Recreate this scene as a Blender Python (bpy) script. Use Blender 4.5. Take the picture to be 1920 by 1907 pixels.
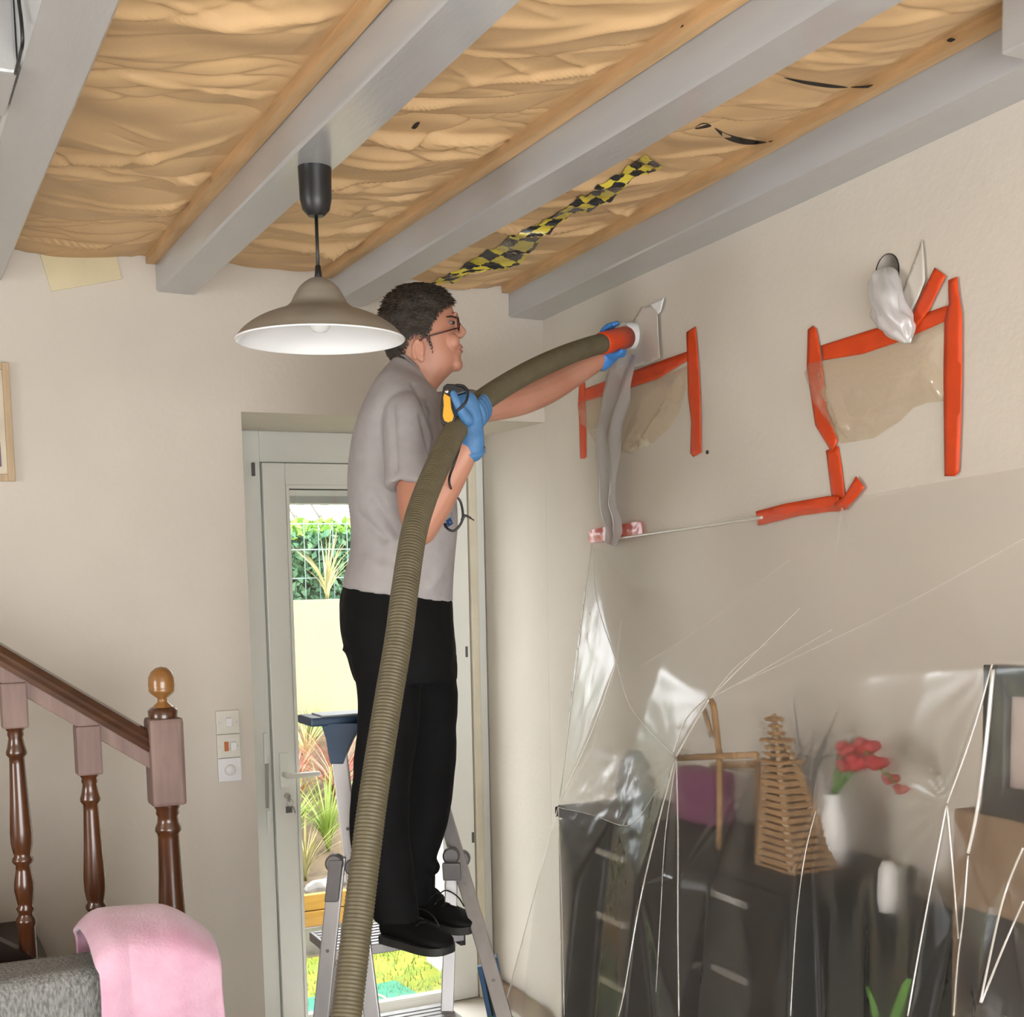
import bpy, bmesh, math, random
import numpy as np
from mathutils import Vector, Matrix
from mathutils.bvhtree import BVHTree
from mathutils.geometry import delaunay_2d_cdt

for o in list(bpy.data.objects): bpy.data.objects.remove(o)
sc = bpy.context.scene
col = sc.collection
random.seed(7); rng = np.random.default_rng(7)

# ------------------------------------------------------------------ camera
IW, IH = 1920.0, 1907.0
FPX, CX, CY = 2456.0, 960.0, 1321.0
YAW, PITCH, ROLL = .4506, -.1022, -.0199
F = np.array([math.sin(YAW)*math.cos(PITCH), math.cos(YAW)*math.cos(PITCH), math.sin(PITCH)])
_rt = np.array([math.cos(YAW), -math.sin(YAW), 0.]); _up = np.cross(_rt, F)
RT = _rt*math.cos(ROLL) + _up*math.sin(ROLL); UP = np.cross(RT, F)
C = np.array([0., 0., 1.8])
cd = bpy.data.cameras.new('camera'); cam = bpy.data.objects.new('camera', cd); col.objects.link(cam)
cd.sensor_fit = 'HORIZONTAL'; cd.sensor_width = 36; cd.lens = FPX/IW*36
cd.shift_x = 0; cd.shift_y = (CY-IH/2)/IW; cd.clip_start = .05; cd.clip_end = 200
cam.matrix_world = Matrix(((RT[0],UP[0],-F[0],C[0]),(RT[1],UP[1],-F[1],C[1]),(RT[2],UP[2],-F[2],C[2]),(0,0,0,1)))
sc.camera = cam
# ------------------------------------------------------------------ light and exposure
sc.view_settings.view_transform = 'Standard'
sc.view_settings.look = 'None'
sc.view_settings.exposure = -0.52
sc.view_settings.gamma = 1.0
sc.view_settings.use_curve_mapping = False
cy_ = sc.cycles
cy_.max_bounces = 7; cy_.diffuse_bounces = 3; cy_.glossy_bounces = 3; cy_.transmission_bounces = 6; cy_.transparent_max_bounces = 10
cy_.caustics_reflective = False; cy_.adaptive_threshold = .05
w = bpy.data.worlds.new('overcast_sky'); sc.world = w; w.use_nodes = True
bg = w.node_tree.nodes['Background']; bg.inputs[0].default_value = (.93, .97, 1, 1); bg.inputs[1].default_value = 12.5
def area(name, loc, direction, sx, sy, power, color=(1,1,1)):
    l = bpy.data.lights.new(name, 'AREA'); l.shape = 'RECTANGLE'; l.size = sx; l.size_y = sy; l.energy = power; l.color = color
    o = bpy.data.objects.new(name, l); col.objects.link(o); o.location = loc
    o.rotation_euler = Vector(direction).to_track_quat('-Z', 'Y').to_euler(); return o
# daylight entering by the living-room window behind the photographer
area('window_daylight', (.35, -1.72, 1.25), (0, 1, -.04), 2.9, 2.0, 78, (1, .94, .85))
area('left_fill', (-3.95, 1.6, 1.55), (1, .05, 0), 1.8, 1.5, 62, (1, .94, .86))  # unseen fill lamp, added at the left to brighten the right wall

# ------------------------------------------------------------------ unprojection onto real planes
def ray(x, y): return RT*(x-CX)/FPX - UP*(y-CY)/FPX + F
def at(x, y, D): return C + ray(x, y)*D
def atY(x, y, Y): d = ray(x, y); return C + d*(Y-C[1])/d[1]
def atX(x, y, X): d = ray(x, y); return C + d*(X-C[0])/d[0]
def atZ(x, y, Z): d = ray(x, y); return C + d*(Z-C[2])/d[2]
WN = np.array([-1, .065, 0]); WN /= np.linalg.norm(WN)          # inward normal of the right wall
WD = np.array([.065, 1, 0]); WD /= np.linalg.norm(WD)           # along the right wall, away from the camera
WP = np.array([2.287, 4.4, 0.])
def atW(x, y, off=0.):
    d = ray(x, y); p = WP + WN*off
    return C + d*((p-C)@WN)/(d@WN)
def proj(P):
    v = np.asarray(P) - C; z = v@F
    return np.stack([CX + FPX*(v@RT)/z, CY - FPX*(v@UP)/z], -1)
Zv = np.array([0, 0, 1.])

# ------------------------------------------------------------------ noise
def _h(ix, iy, iz, s):
    n = (ix*374761393 + iy*668265263 + iz*2147483647 + s*1274126177) & 0xffffffff
    n = ((n ^ (n >> 13))*1274126177) & 0xffffffff
    return ((n ^ (n >> 16)) & 0xffff)/65535.0
def vnoise(P, scale=1., seed=0):
    P = np.asarray(P, float)*scale; i = np.floor(P).astype(np.int64); f = P-i; f = f*f*(3-2*f); r = 0
    for a in (0, 1):
        for b in (0, 1):
            for c in (0, 1):
                wgt = (f[..., 0] if a else 1-f[..., 0])*(f[..., 1] if b else 1-f[..., 1])*(f[..., 2] if c else 1-f[..., 2])
                r = r + wgt*_h(i[..., 0]+a, i[..., 1]+b, i[..., 2]+c, seed)
    return r*2-1

# ------------------------------------------------------------------ objects
def link(o, parent=None):
    col.objects.link(o)
    if parent is not None:
        o.parent = parent; o.matrix_parent_inverse = Matrix.Translation(-Vector(parent.location)) if parent.type == 'EMPTY' else Matrix()
    return o
def tag(o, label=None, cat=None, group=None, kind=None):
    if label: o['label'] = label
    if cat: o['category'] = cat
    if group: o['group'] = group
    if kind: o['kind'] = kind
    return o
def thing(name, label, cat, loc, group=None, kind=None):
    o = bpy.data.objects.new(name, None); o.empty_display_size = .05; o.location = [float(v) for v in loc]; col.objects.link(o)
    return tag(o, label, cat, group, kind)
class MB:
    def __init__(s): s.v = []; s.f = []
    def add(s, v, f):
        n = len(s.v); s.v += [tuple(float(c) for c in p) for p in v]; s.f += [tuple(i+n for i in q) for q in f]; return s
    def box(s, lo, hi):
        x0, y0, z0 = lo; x1, y1, z1 = hi
        return s.add([(x0,y0,z0),(x1,y0,z0),(x1,y1,z0),(x0,y1,z0),(x0,y0,z1),(x1,y0,z1),(x1,y1,z1),(x0,y1,z1)],
                     [(0,3,2,1),(4,5,6,7),(0,1,5,4),(1,2,6,5),(2,3,7,6),(3,0,4,7)])
    def obox(s, c, ax, ay, az):
        c, ax, ay, az = (np.asarray(q, float) for q in (c, ax, ay, az))
        return s.add([c-ax-ay-az, c+ax-ay-az, c+ax+ay-az, c-ax+ay-az, c-ax-ay+az, c+ax-ay+az, c+ax+ay+az, c-ax+ay+az],
                     [(0,3,2,1),(4,5,6,7),(0,1,5,4),(1,2,6,5),(2,3,7,6),(3,0,4,7)])
    def beam(s, p, q, wv, hv):
        """bar from p to q with half-extent vectors wv and hv"""
        p, q, wv, hv = (np.asarray(k, float) for k in (p, q, wv, hv))
        return s.add([p-wv-hv, p+wv-hv, p+wv+hv, p-wv+hv, q-wv-hv, q+wv-hv, q+wv+hv, q-wv+hv],
                     [(0,1,2,3),(7,6,5,4),(0,4,5,1),(1,5,6,2),(2,6,7,3),(3,7,4,0)])
    def prism(s, poly, off):
        n = len(poly); poly = [np.asarray(p, float) for p in poly]; off = np.asarray(off, float)
        v = poly + [p+off for p in poly]
        return s.add(v, [tuple(range(n)), tuple(range(2*n-1, n-1, -1))] + [(i, i+n, (i+1) % n+n, (i+1) % n) for i in range(n)])
    def rings(s, rings, cap=True):
        n = len(rings[0]); v = [p for r in rings for p in r]; f = []
        for k in range(len(rings)-1):
            for i in range(n):
                j = (i+1) % n; f.append((k*n+i, k*n+j, (k+1)*n+j, (k+1)*n+i))
        if cap: f.append(tuple(range(n-1, -1, -1))); f.append(tuple(range((len(rings)-1)*n, len(rings)*n)))
        return s.add(v, f)
    def tube(s, pts, r, n=10, cap=True, flat=None, round_end=False):
        """tube along pts, radius r (number or list); flat=(axis, factor) squashes it along a fixed axis"""
        pts = [np.asarray(p, float) for p in pts]; m = len(pts)
        rr = [r]*m if np.isscalar(r) else list(r)
        if round_end:
            t0 = pts[0]-pts[1]; t0 = t0/np.linalg.norm(t0); t1 = pts[-1]-pts[-2]; t1 = t1/np.linalg.norm(t1)
            pre = [(pts[0]+t0*rr[0]*math.sin(a), rr[0]*math.cos(a)+1e-4) for a in (1.45, 1.1, .7, .35)]
            post = [(pts[-1]+t1*rr[-1]*math.sin(a), rr[-1]*math.cos(a)+1e-4) for a in (.35, .7, 1.1, 1.45)]
            pts = [p for p, _ in pre]+pts+[p for p, _ in post]; rr = [q for _, q in pre]+rr+[q for _, q in post]; m = len(pts)
        out = []; up = None
        for k in range(m):
            t = pts[min(k+1, m-1)]-pts[max(k-1, 0)]; t = t/(np.linalg.norm(t)+1e-12)
            if up is None:
                up = np.array([0, 0, 1.]) if abs(t[2]) < .9 else np.array([1., 0, 0])
            u = up-t*(up@t); u /= np.linalg.norm(u); up = u; b = np.cross(t, u)
            ring = [pts[k]+rr[k]*(u*math.cos(a)+b*math.sin(a)) for a in np.linspace(0, 2*math.pi, n, endpoint=False)]
            if flat is not None:
                ax, fc = flat; ring = [p-ax*((p-pts[k])@ax)*(1-fc) for p in ring]
            out.append(ring)
        return s.rings(out, cap)
    def lathe(s, c, prof, n=32, ax=None, cap=False):
        """profile [(radius, height)] turned about axis ax through c"""
        c = np.asarray(c, float); ax = Zv if ax is None else np.asarray(ax, float)/np.linalg.norm(ax)
        u = np.cross(ax, [1, 0, 0]) if abs(ax[0]) < .9 else np.cross(ax, [0, 1, 0]); u /= np.linalg.norm(u); b = np.cross(ax, u)
        return s.rings([[c+ax*h+r*(u*math.cos(a)+b*math.sin(a)) for a in np.linspace(0, 2*math.pi, n, endpoint=False)] for r, h in prof], cap)
    def ellipsoid(s, c, ax, ay, az, n=14, m=10):
        c, ax, ay, az = (np.asarray(q, float) for q in (c, ax, ay, az))
        rg = []
        for k in range(m+1):
            t = -math.pi/2+math.pi*k/m; ct = max(math.cos(t), 1e-3)
            rg.append([c+az*math.sin(t)+ct*(ax*math.cos(a)+ay*math.sin(a)) for a in np.linspace(0, 2*math.pi, n, endpoint=False)])
        return s.rings(rg, True)
    def mesh(s, name):
        me = bpy.data.meshes.new(name); me.from_pydata(s.v, [], s.f); me.update(); return me
    def build(s, name, mat, parent=None, smooth=False, bevel=0, seg=2):
        me = s.mesh(name)
        bm = bmesh.new(); bm.from_mesh(me); bmesh.ops.recalc_face_normals(bm, faces=bm.faces)
        if bevel: bmesh.ops.bevel(bm, geom=list(bm.edges), offset=bevel, segments=seg, affect='EDGES', profile=.6)
        bm.to_mesh(me); bm.free()
        return finish(name, me, mat, parent, smooth)
def finish(name, me, mat, parent=None, smooth=False):
    o = bpy.data.objects.new(name, me)
    if mat is not None: me.materials.append(mat)
    if smooth == 'auto':
        me.shade_smooth()
        try: me.set_sharp_from_angle(angle=math.radians(38))
        except Exception: pass
    elif smooth: me.shade_smooth()
    return link(o, parent)
def evaluated(o):
    dg = bpy.context.evaluated_depsgraph_get(); me = bpy.data.meshes.new_from_object(o.evaluated_get(dg)); return me
def voxel(mb, name, mat, parent, vox, smooth=5, disp=None):
    """one continuous skin over overlapping closed shapes"""
    tmp = bpy.data.objects.new('tmp', mb.mesh('tmp'))
    bm = bmesh.new(); bm.from_mesh(tmp.data); bmesh.ops.recalc_face_normals(bm, faces=bm.faces); bm.to_mesh(tmp.data); bm.free()
    col.objects.link(tmp)
    m = tmp.modifiers.new('r', 'REMESH'); m.mode = 'VOXEL'; m.voxel_size = vox; m.use_smooth_shade = True
    if smooth: q = tmp.modifiers.new('s', 'SMOOTH'); q.factor = .5; q.iterations = smooth
    me = evaluated(tmp); bpy.data.objects.remove(tmp); me.name = name; me.materials.clear()
    if disp is not None:
        n = len(me.vertices); co = np.empty(n*3); me.vertices.foreach_get('co', co); co = co.reshape(-1, 3)
        no = np.empty(n*3); me.vertices.foreach_get('normal', no); no = no.reshape(-1, 3)
        co = co+no*disp(co)[:, None]; me.vertices.foreach_set('co', co.ravel()); me.update()
    return finish(name, me, mat, parent, True)
def spline(pts, n):
    """Catmull-Rom through rows of numbers"""
    P = np.asarray(pts, float); m = len(P); out = []
    for t in np.linspace(0, m-1, n):
        i = min(int(t), m-2); u = t-i
        p0, p1, p2, p3 = P[max(i-1, 0)], P[i], P[i+1], P[min(i+2, m-1)]
        out.append(.5*((2*p1)+(-p0+p2)*u+(2*p0-5*p1+4*p2-p3)*u*u+(-p0+3*p1-3*p2+p3)*u**3))
    return np.array(out)

# ------------------------------------------------------------------ materials (all procedural)
def newmat(name):
    m = bpy.data.materials.new(name); m.use_nodes = True; nt = m.node_tree; return m, nt, nt.nodes, nt.links, nt.nodes['Principled BSDF']
def srgb(r, g, b):
    f = lambda c: (c/255/12.92) if c/255 <= .04045 else ((c/255+.055)/1.055)**2.4
    return (f(r), f(g), f(b))
def pmat(name, c, rough=.5, metal=0., var=.12, scale=8., bump=0., bscale=60., stretch=(1, 1, 1), c2=None, spec=.5, coat=0., sheen=0., detail=4):
    m, nt, N, L, P = newmat(name)
    tc = N.new('ShaderNodeTexCoord'); mp = N.new('ShaderNodeMapping'); mp.inputs['Scale'].default_value = stretch
    L.new(tc.outputs['Object'], mp.inputs['Vector'])
    nz = N.new('ShaderNodeTexNoise'); nz.inputs['Scale'].default_value = scale; nz.inputs['Detail'].default_value = detail
    L.new(mp.outputs['Vector'], nz.inputs['Vector'])
    cr = N.new('ShaderNodeValToRGB'); cr.color_ramp.elements[0].position = .3; cr.color_ramp.elements[1].position = .7
    b = c2 if c2 else tuple(min(1, k*(1+var)) for k in c)
    a = c if c2 else tuple(k*(1-var) for k in c)
    cr.color_ramp.elements[0].color = (*a, 1); cr.color_ramp.elements[1].color = (*b, 1)
    L.new(nz.outputs['Fac'], cr.inputs['Fac']); L.new(cr.outputs['Color'], P.inputs['Base Color'])
    P.inputs['Roughness'].default_value = rough; P.inputs['Metallic'].default_value = metal
    P.inputs['Specular IOR Level'].default_value = spec
    if coat: P.inputs['Coat Weight'].default_value = coat; P.inputs['Coat Roughness'].default_value = .15
    if sheen: P.inputs['Sheen Weight'].default_value = sheen
    if bump:
        n2 = N.new('ShaderNodeTexNoise'); n2.inputs['Scale'].default_value = bscale; n2.inputs['Detail'].default_value = 5
        L.new(mp.outputs['Vector'], n2.inputs['Vector'])
        bp = N.new('ShaderNodeBump'); bp.inputs['Strength'].default_value = bump; bp.inputs['Distance'].default_value = .01
        L.new(n2.outputs['Fac'], bp.inputs['Height']); L.new(bp.outputs['Normal'], P.inputs['Normal'])
    return m
def film(name, clear=.5, haze=.2, gloss=.14, blur=.25, tint=(1, 1, 1), rough=.16, blur_rough=.35, body=(.9, .9, .88)):
    """thin polythene: see-through, partly scattering, glossy"""
    m, nt, N, L, P = newmat(name); N.remove(P); out = N['Material Output']
    tr = N.new('ShaderNodeBsdfTransparent'); tr.inputs[0].default_value = (*tint, 1)
    rf = N.new('ShaderNodeBsdfRefraction'); rf.inputs['Color'].default_value = (*tint, 1); rf.inputs['Roughness'].default_value = blur_rough; rf.inputs['IOR'].default_value = 1.03
    df = N.new('ShaderNodeBsdfDiffuse'); df.inputs[0].default_value = (*body, 1)
    tl = N.new('ShaderNodeBsdfTranslucent'); tl.inputs[0].default_value = (*body, 1)
    gl = N.new('ShaderNodeBsdfGlossy'); gl.inputs['Roughness'].default_value = rough; gl.inputs[0].default_value = (1, 1, 1, 1)
    tc = N.new('ShaderNodeTexCoord'); nz = N.new('ShaderNodeTexNoise'); nz.inputs['Scale'].default_value = 22; nz.inputs['Detail'].default_value = 5; nz.inputs['Distortion'].default_value = 1.5
    L.new(tc.outputs['Object'], nz.inputs['Vector'])
    bp = N.new('ShaderNodeBump'); bp.inputs['Strength'].default_value = .12; bp.inputs['Distance'].default_value = .004
    L.new(nz.outputs['Fac'], bp.inputs['Height']); L.new(bp.outputs['Normal'], gl.inputs['Normal'])
    def mix(f, a, b):
        x = N.new('ShaderNodeMixShader'); x.inputs[0].default_value = f; L.new(a, x.inputs[1]); L.new(b, x.inputs[2]); return x.outputs[0]
    see = mix(blur/(clear+blur+1e-6), tr.outputs[0], rf.outputs[0])
    sct = mix(.45, df.outputs[0], tl.outputs[0])
    base = mix(haze/(haze+clear+blur), see, sct)
    lw = N.new('ShaderNodeLayerWeight'); lw.inputs['Blend'].default_value = .25
    ma = N.new('ShaderNodeMath'); ma.operation = 'MULTIPLY_ADD'; ma.inputs[1].default_value = .09; ma.inputs[2].default_value = gloss
    L.new(lw.outputs['Fresnel'], ma.inputs[0]); cl = N.new('ShaderNodeClamp'); L.new(ma.outputs[0], cl.inputs[0])
    x = N.new('ShaderNodeMixShader'); L.new(cl.outputs[0], x.inputs[0]); L.new(base, x.inputs[1]); L.new(gl.outputs[0], x.inputs[2])
    L.new(x.outputs[0], out.inputs['Surface']); return m
def glassmat(name, tint=(1, 1, 1), gloss=.06):
    m, nt, N, L, P = newmat(name); N.remove(P); out = N['Material Output']
    tr = N.new('ShaderNodeBsdfTransparent'); tr.inputs[0].default_value = (*tint, 1)
    gl = N.new('ShaderNodeBsdfGlossy'); gl.inputs['Roughness'].default_value = .02
    x = N.new('ShaderNodeMixShader'); x.inputs[0].default_value = gloss
    L.new(tr.outputs[0], x.inputs[1]); L.new(gl.outputs[0], x.inputs[2]); L.new(x.outputs[0], out.inputs['Surface']); return m
M = {}
M['wall'] = pmat('wall_paint', (.64, .58, .505), .85, var=.03, scale=3, bump=.12, bscale=45)
M['ceil'] = pmat('ceiling_board', (.5, .42, .32), .9)
M['floor'] = pmat('floor_tile', (.76, .70, .62), .45, var=.08, scale=4)
M['beam'] = pmat('grey_beam_paint', (.40, .40, .405), .3, coat=.6, var=.04, scale=5, bump=.1, bscale=25, stretch=(3, .6, 3))
M['pine'] = pmat('pine_batten', (.60, .38, .19), .7, var=.2, scale=6, stretch=(6, .7, 6), bump=.1)
M['kraft'] = pmat('kraft_paper', (.60, .395, .205), .62, var=.07, scale=5, bump=.06, bscale=90)
M['dark'] = pmat('dark_gap', (.02, .013, .008), .9)
M['foam'] = pmat('yellow_foam', (.66, .58, .38), .9, var=.05, bump=.1)
M['white_pvc'] = pmat('white_pvc', (.88, .89, .84), .3, var=.02, scale=4)
M['cream'] = pmat('cream_trim', (.72, .66, .52), .6, var=.06)
M['glass'] = glassmat('door_glass')
M['chrome'] = pmat('brushed_steel', (.55, .53, .5), .3, 1., var=.08)
M['black'] = pmat('black_plastic', (.012, .012, .013), .4, var=.2)
M['taupe'] = pmat('taupe_enamel', (.235, .205, .165), .45, var=.08, scale=20)
M['lampwhite'] = pmat('white_enamel', (.86, .87, .88), .22, var=.02, coat=.4)
M['wood'] = pmat('varnished_wood', (.05, .017, .007), .26, var=.35, scale=5, stretch=(5, 5, .8), c2=(.115, .038, .012), coat=.5)
M['wood_rail'] = pmat('varnished_rail', (.04, .016, .008), .28, scale=5, stretch=(.8, 5, 5), c2=(.09, .036, .015), coat=.5)
M['wood_dull'] = pmat('worn_wood', (.16, .10, .088), .6, scale=6, stretch=(5, 5, .7), c2=(.25, .165, .14))
M['wood_dark'] = pmat('dark_stair_wood', (.018, .009, .006), .45)
M['acorn'] = pmat('honey_wood', (.20, .085, .022), .28, scale=9, stretch=(3, 3, 1), c2=(.32, .15, .04), coat=.5)
M['sofa'] = pmat('grey_weave', (.11, .11, .105), .9, scale=160, c2=(.33, .33, .32), bump=.5, bscale=220, stretch=(1, 1, .35))
M['pink'] = pmat('pink_fleece', (.60, .30, .42), .95, scale=9, c2=(.72, .45, .57), bump=.25, bscale=120, sheen=.5)
M['plate'] = pmat('switch_cream', (.66, .62, .54), .4, var=.02)
M['plate_white'] = pmat('switch_white', (.74, .72, .72), .4, var=.02)
M['amber'] = pmat('amber_lens', (.45, .12, .01), .3)
M['shirt'] = pmat('grey_tshirt', (.36, .335, .335), .9, var=.05, scale=30, bump=.1, bscale=300)
M['trousers'] = pmat('black_trousers', (.0035, .0035, .004), .85, var=.3, scale=12, bump=.15, bscale=40, spec=.2)
M['shoe'] = pmat('black_shoe', (.005, .005, .005), .7, var=.3, spec=.2)
M['sole'] = pmat('shoe_sole', (.028, .028, .025), .7, var=.3, scale=30)
M['skin'] = pmat('skin', (.46, .20, .13), .5, scale=7, c2=(.53, .265, .18), bump=.04, bscale=200)
M['lip'] = pmat('lip', (.40, .14, .11), .5)
M['hair'] = pmat('dark_hair', (.008, .006, .004), .6, scale=60, c2=(.022, .014, .008), bump=.6, bscale=180)
M['glove'] = pmat('blue_nitrile', (.07, .20, .42), .5, var=.15, scale=25, bump=.2, bscale=70)
M['glove_bright'] = pmat('blue_nitrile_cuff', (.05, .23, .62), .35, var=.2, scale=25)
M['yellow'] = pmat('yellow_plastic', (.70, .36, .025), .4, var=.05)
M['hose'] = pmat('olive_hose', (.105, .088, .050), .5, var=.12, scale=30)
M['orange'] = pmat('orange_tape', (.66, .062, .008), .42, var=.08, scale=14, bump=.1, bscale=30)
M['white_plastic'] = pmat('white_plastic', (.82, .82, .82), .35, var=.02)
M['paper'] = pmat('white_paper', (.68, .63, .56), .8, var=.02)
M['alu'] = pmat('aluminium', (.40, .385, .385), .42, .6, var=.1, scale=20, stretch=(1, 1, .2))
M['alu_dark'] = pmat('grey_joint', (.12, .11, .11), .5)
M['blue_plastic'] = pmat('dark_blue_plastic', (.012, .035, .075), .45, var=.2)
M['blue_mid'] = pmat('blue_plastic', (.02, .09, .22), .45, var=.15)
M['green_bright'] = pmat('lime_plastic', (.25, .7, .05), .5)
M['film_sheet'] = film('dust_sheet', clear=.54, haze=.045, gloss=.006, blur=.34, blur_rough=.75, rough=.2, body=(.86, .81, .74))
M['film_edge'] = film('dust_sheet_fold', clear=.25, haze=.55, gloss=.14, blur=.1, body=(.95, .93, .88))
M['film_pocket'] = film('beige_film', clear=.80, haze=.26, gloss=.09, blur=.04, body=(.84, .72, .55), tint=(1, .95, .88), rough=.14)
M['film_bag'] = film('grey_film', clear=.10, haze=.9, gloss=.05, blur=.02, body=(.60, .57, .57), rough=.3)
M['film_white'] = film('white_film', clear=.14, haze=.8, gloss=.08, blur=.05, body=(.84, .83, .83), rough=.25)
M['film_red'] = film('red_film_tape', clear=.15, haze=.8, gloss=.03, blur=.02, body=(.82, .14, .09), tint=(1, .3, .25), rough=.25)
M['dresser'] = pmat('dark_brown_furniture', (.014, .010, .009), .7, spec=.2, var=.2)
M['wicker'] = pmat('wicker', (.30, .17, .07), .8, var=.25, scale=40)
M['brownbox'] = pmat('brown_board', (.16, .10, .055), .7, var=.1)
M['blackfab'] = pmat('black_fabric', (.006, .007, .008), .95, var=.3, scale=30, spec=.1)
M['red'] = pmat('red_petal', (.42, .02, .025), .6, var=.2, scale=30)
M['magenta'] = pmat('magenta_fabric', (.20, .05, .12), .8, var=.2)
M['leaf'] = pmat('green_leaf', (.07, .22, .02), .5, var=.3)
M['photo'] = pmat('photo_print', (.30, .22, .20), .3, scale=6, c2=(.5, .42, .38))
M['oakframe'] = pmat('pale_oak_frame', (.50, .36, .22), .6, var=.1, stretch=(6, 6, .8))
M['mount'] = pmat('picture_mount', (.66, .58, .46), .8)
M['art'] = pmat('abstract_print', (.012, .02, .09), .4, scale=9, c2=(.16, .05, .12))
M['turf'] = pmat('turf', (.17, .26, .015), .95, scale=14, c2=(.34, .32, .03), bump=.6, bscale=90)
M['mat'] = pmat('green_mat', (.02, .24, .15), .8, var=.15, scale=18)
M['concrete'] = pmat('garden_wall_render', (.27, .25, .155), .9, var=.12, scale=3, stretch=(1, 1, .3), bump=.2)
M['outwhite'] = pmat('house_render', (.62, .60, .5), .9, var=.04)
M['soil'] = pmat('soil', (.14, .10, .06), .95, var=.4, scale=10)
M['stone'] = pmat('rock', (.22, .21, .20), .9, var=.35, scale=12)
M['planter'] = pmat('orange_planter_board', (.46, .24, .055), .8, var=.15, stretch=(.6, 6, 6))
M['hedge'] = pmat('hedge_leaf', (.04, .15, .07), .6, scale=14, c2=(.11, .22, .10))
M['hedge_top'] = pmat('young_leaf', (.17, .34, .03), .6, var=.25, scale=20)
M['grass_blade'] = pmat('grass_blade', (.18, .30, .04), .6, scale=9, c2=(.34, .40, .10))
M['straw'] = pmat('dry_blade', (.46, .42, .20), .7, var=.2)
M['redblade'] = pmat('red_blade', (.34, .08, .06), .6, scale=12, c2=(.44, .22, .14))
M['wire'] = pmat('pale_wire', (.16, .22, .20), .5)
M['bark'] = pmat('pale_bark', (.30, .27, .24), .9)
M['cord_cream'] = pmat('cream_cord', (.55, .50, .34), .7)
M['print_blue'] = pmat('blue_print', (.012, .06, .19), .7, var=.1)
def tape_check():
    m, nt, N, L, P = newmat('check_tape_print')
    at_ = N.new('ShaderNodeUVMap'); ck = N.new('ShaderNodeTexChecker'); ck.inputs['Scale'].default_value = 1
    ck.inputs['Color1'].default_value = (.62, .50, .06, 1); ck.inputs['Color2'].default_value = (.02, .02, .022, 1)
    nz = N.new('ShaderNodeTexNoise'); nz.inputs['Scale'].default_value = 3.; ad = N.new('ShaderNodeVectorMath'); ad.operation = 'ADD'
    sb = N.new('ShaderNodeVectorMath'); sb.operation = 'SCALE'; sb.inputs['Scale'].default_value = .45
    L.new(at_.outputs[0], nz.inputs['Vector']); L.new(nz.outputs['Color'], sb.inputs[0]); L.new(sb.outputs[0], ad.inputs[0]); L.new(at_.outputs[0], ad.inputs[1])
    L.new(ad.outputs[0], ck.inputs['Vector']); L.new(ck.outputs['Color'], P.inputs['Base Color']); P.inputs['Roughness'].default_value = .25
    return m
M['check'] = tape_check()

def hairmat():
    m = M['hair']; nt = m.node_tree; N, L = nt.nodes, nt.links; P = N['Principled BSDF']
    a = N.new('ShaderNodeAttribute'); a.attribute_name = 'fade'; tc = N.new('ShaderNodeTexCoord')
    nz = N.new('ShaderNodeTexNoise'); nz.inputs['Scale'].default_value = 420; nz.inputs['Detail'].default_value = 2
    mp = N.new('ShaderNodeMapping'); mp.inputs['Scale'].default_value = (1, 1, .45); L.new(tc.outputs['Object'], mp.inputs[0]); L.new(mp.outputs[0], nz.inputs['Vector'])
    r = N.new('ShaderNodeMapRange'); r.inputs['From Min'].default_value = .30; r.inputs['From Max'].default_value = .70; L.new(nz.outputs['Fac'], r.inputs['Value'])
    c = N.new('ShaderNodeMath'); c.operation = 'GREATER_THAN'; L.new(a.outputs['Fac'], c.inputs[0]); L.new(r.outputs[0], c.inputs[1]); L.new(c.outputs[0], P.inputs['Alpha'])
    return m
M['hair_fade'] = pmat('dark_hair_fade', (.010, .007, .004), .6, scale=60, c2=(.03, .019, .010), bump=.5, bscale=180)
_h0 = M['hair']; M['hair'] = M['hair_fade']; hairmat(); M['hair'] = _h0
# ================================================================== THE ROOM
H = 2.98; BZ = 2.715; YB = 4.4; YD = 4.95; SOF = 2.345
def S(o): o['kind'] = 'structure'; return o
S(MB().box((-4.2, -1.9, -.1), (2.6, 5.06, 0)).build('floor', M['floor']))
S(MB().box((-4.2, -1.9, H-.06), (2.6, 5.4, H+.1)).build('ceiling', M['ceil']))
mb = MB().box((-4.2, YB, 0), (1.144, 5.14, H)).box((1.144, YB, SOF), (2.6, 5.14, H)).box((2.2865, YB, 0), (2.6, 5.14, SOF))
S(mb.build('wall_back', M['wall']))
# right wall, slightly out of square, with the two blowing holes drilled through
pa = WP; pb = WP-WD*6.32
tmp = MB().prism([pa, pb, pb-WN*.3, pa-WN*.3], (0, 0, H)).build('wall_right', M['wall'])
HOLE1 = atW(1190, 630); HOLE2 = atW(1664, 512)
for h in (HOLE1, HOLE2):
    cut = MB().lathe(h-WN*.12, [(.043, 0), (.043, .3)], 32, WN, True).build('cut', None)
    m = tmp.modifiers.new('b', 'BOOLEAN'); m.object = cut; m.operation = 'DIFFERENCE'; m.solver = 'EXACT'
    me = evaluated(tmp); tmp.modifiers.clear(); tmp.data = me; bpy.data.objects.remove(cut)
S(tmp)
S(MB().box((-4.2, -1.9, 0), (-4.0, .68, H)).box((-4.2, 2.52, 0), (-4.0, YB, H)).box((-4.2, .68, 0), (-4.0, 2.52, .78)).box((-4.2, .68, 2.32), (-4.0, 2.52, H)).build('wall_left', M['wall']))
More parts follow.
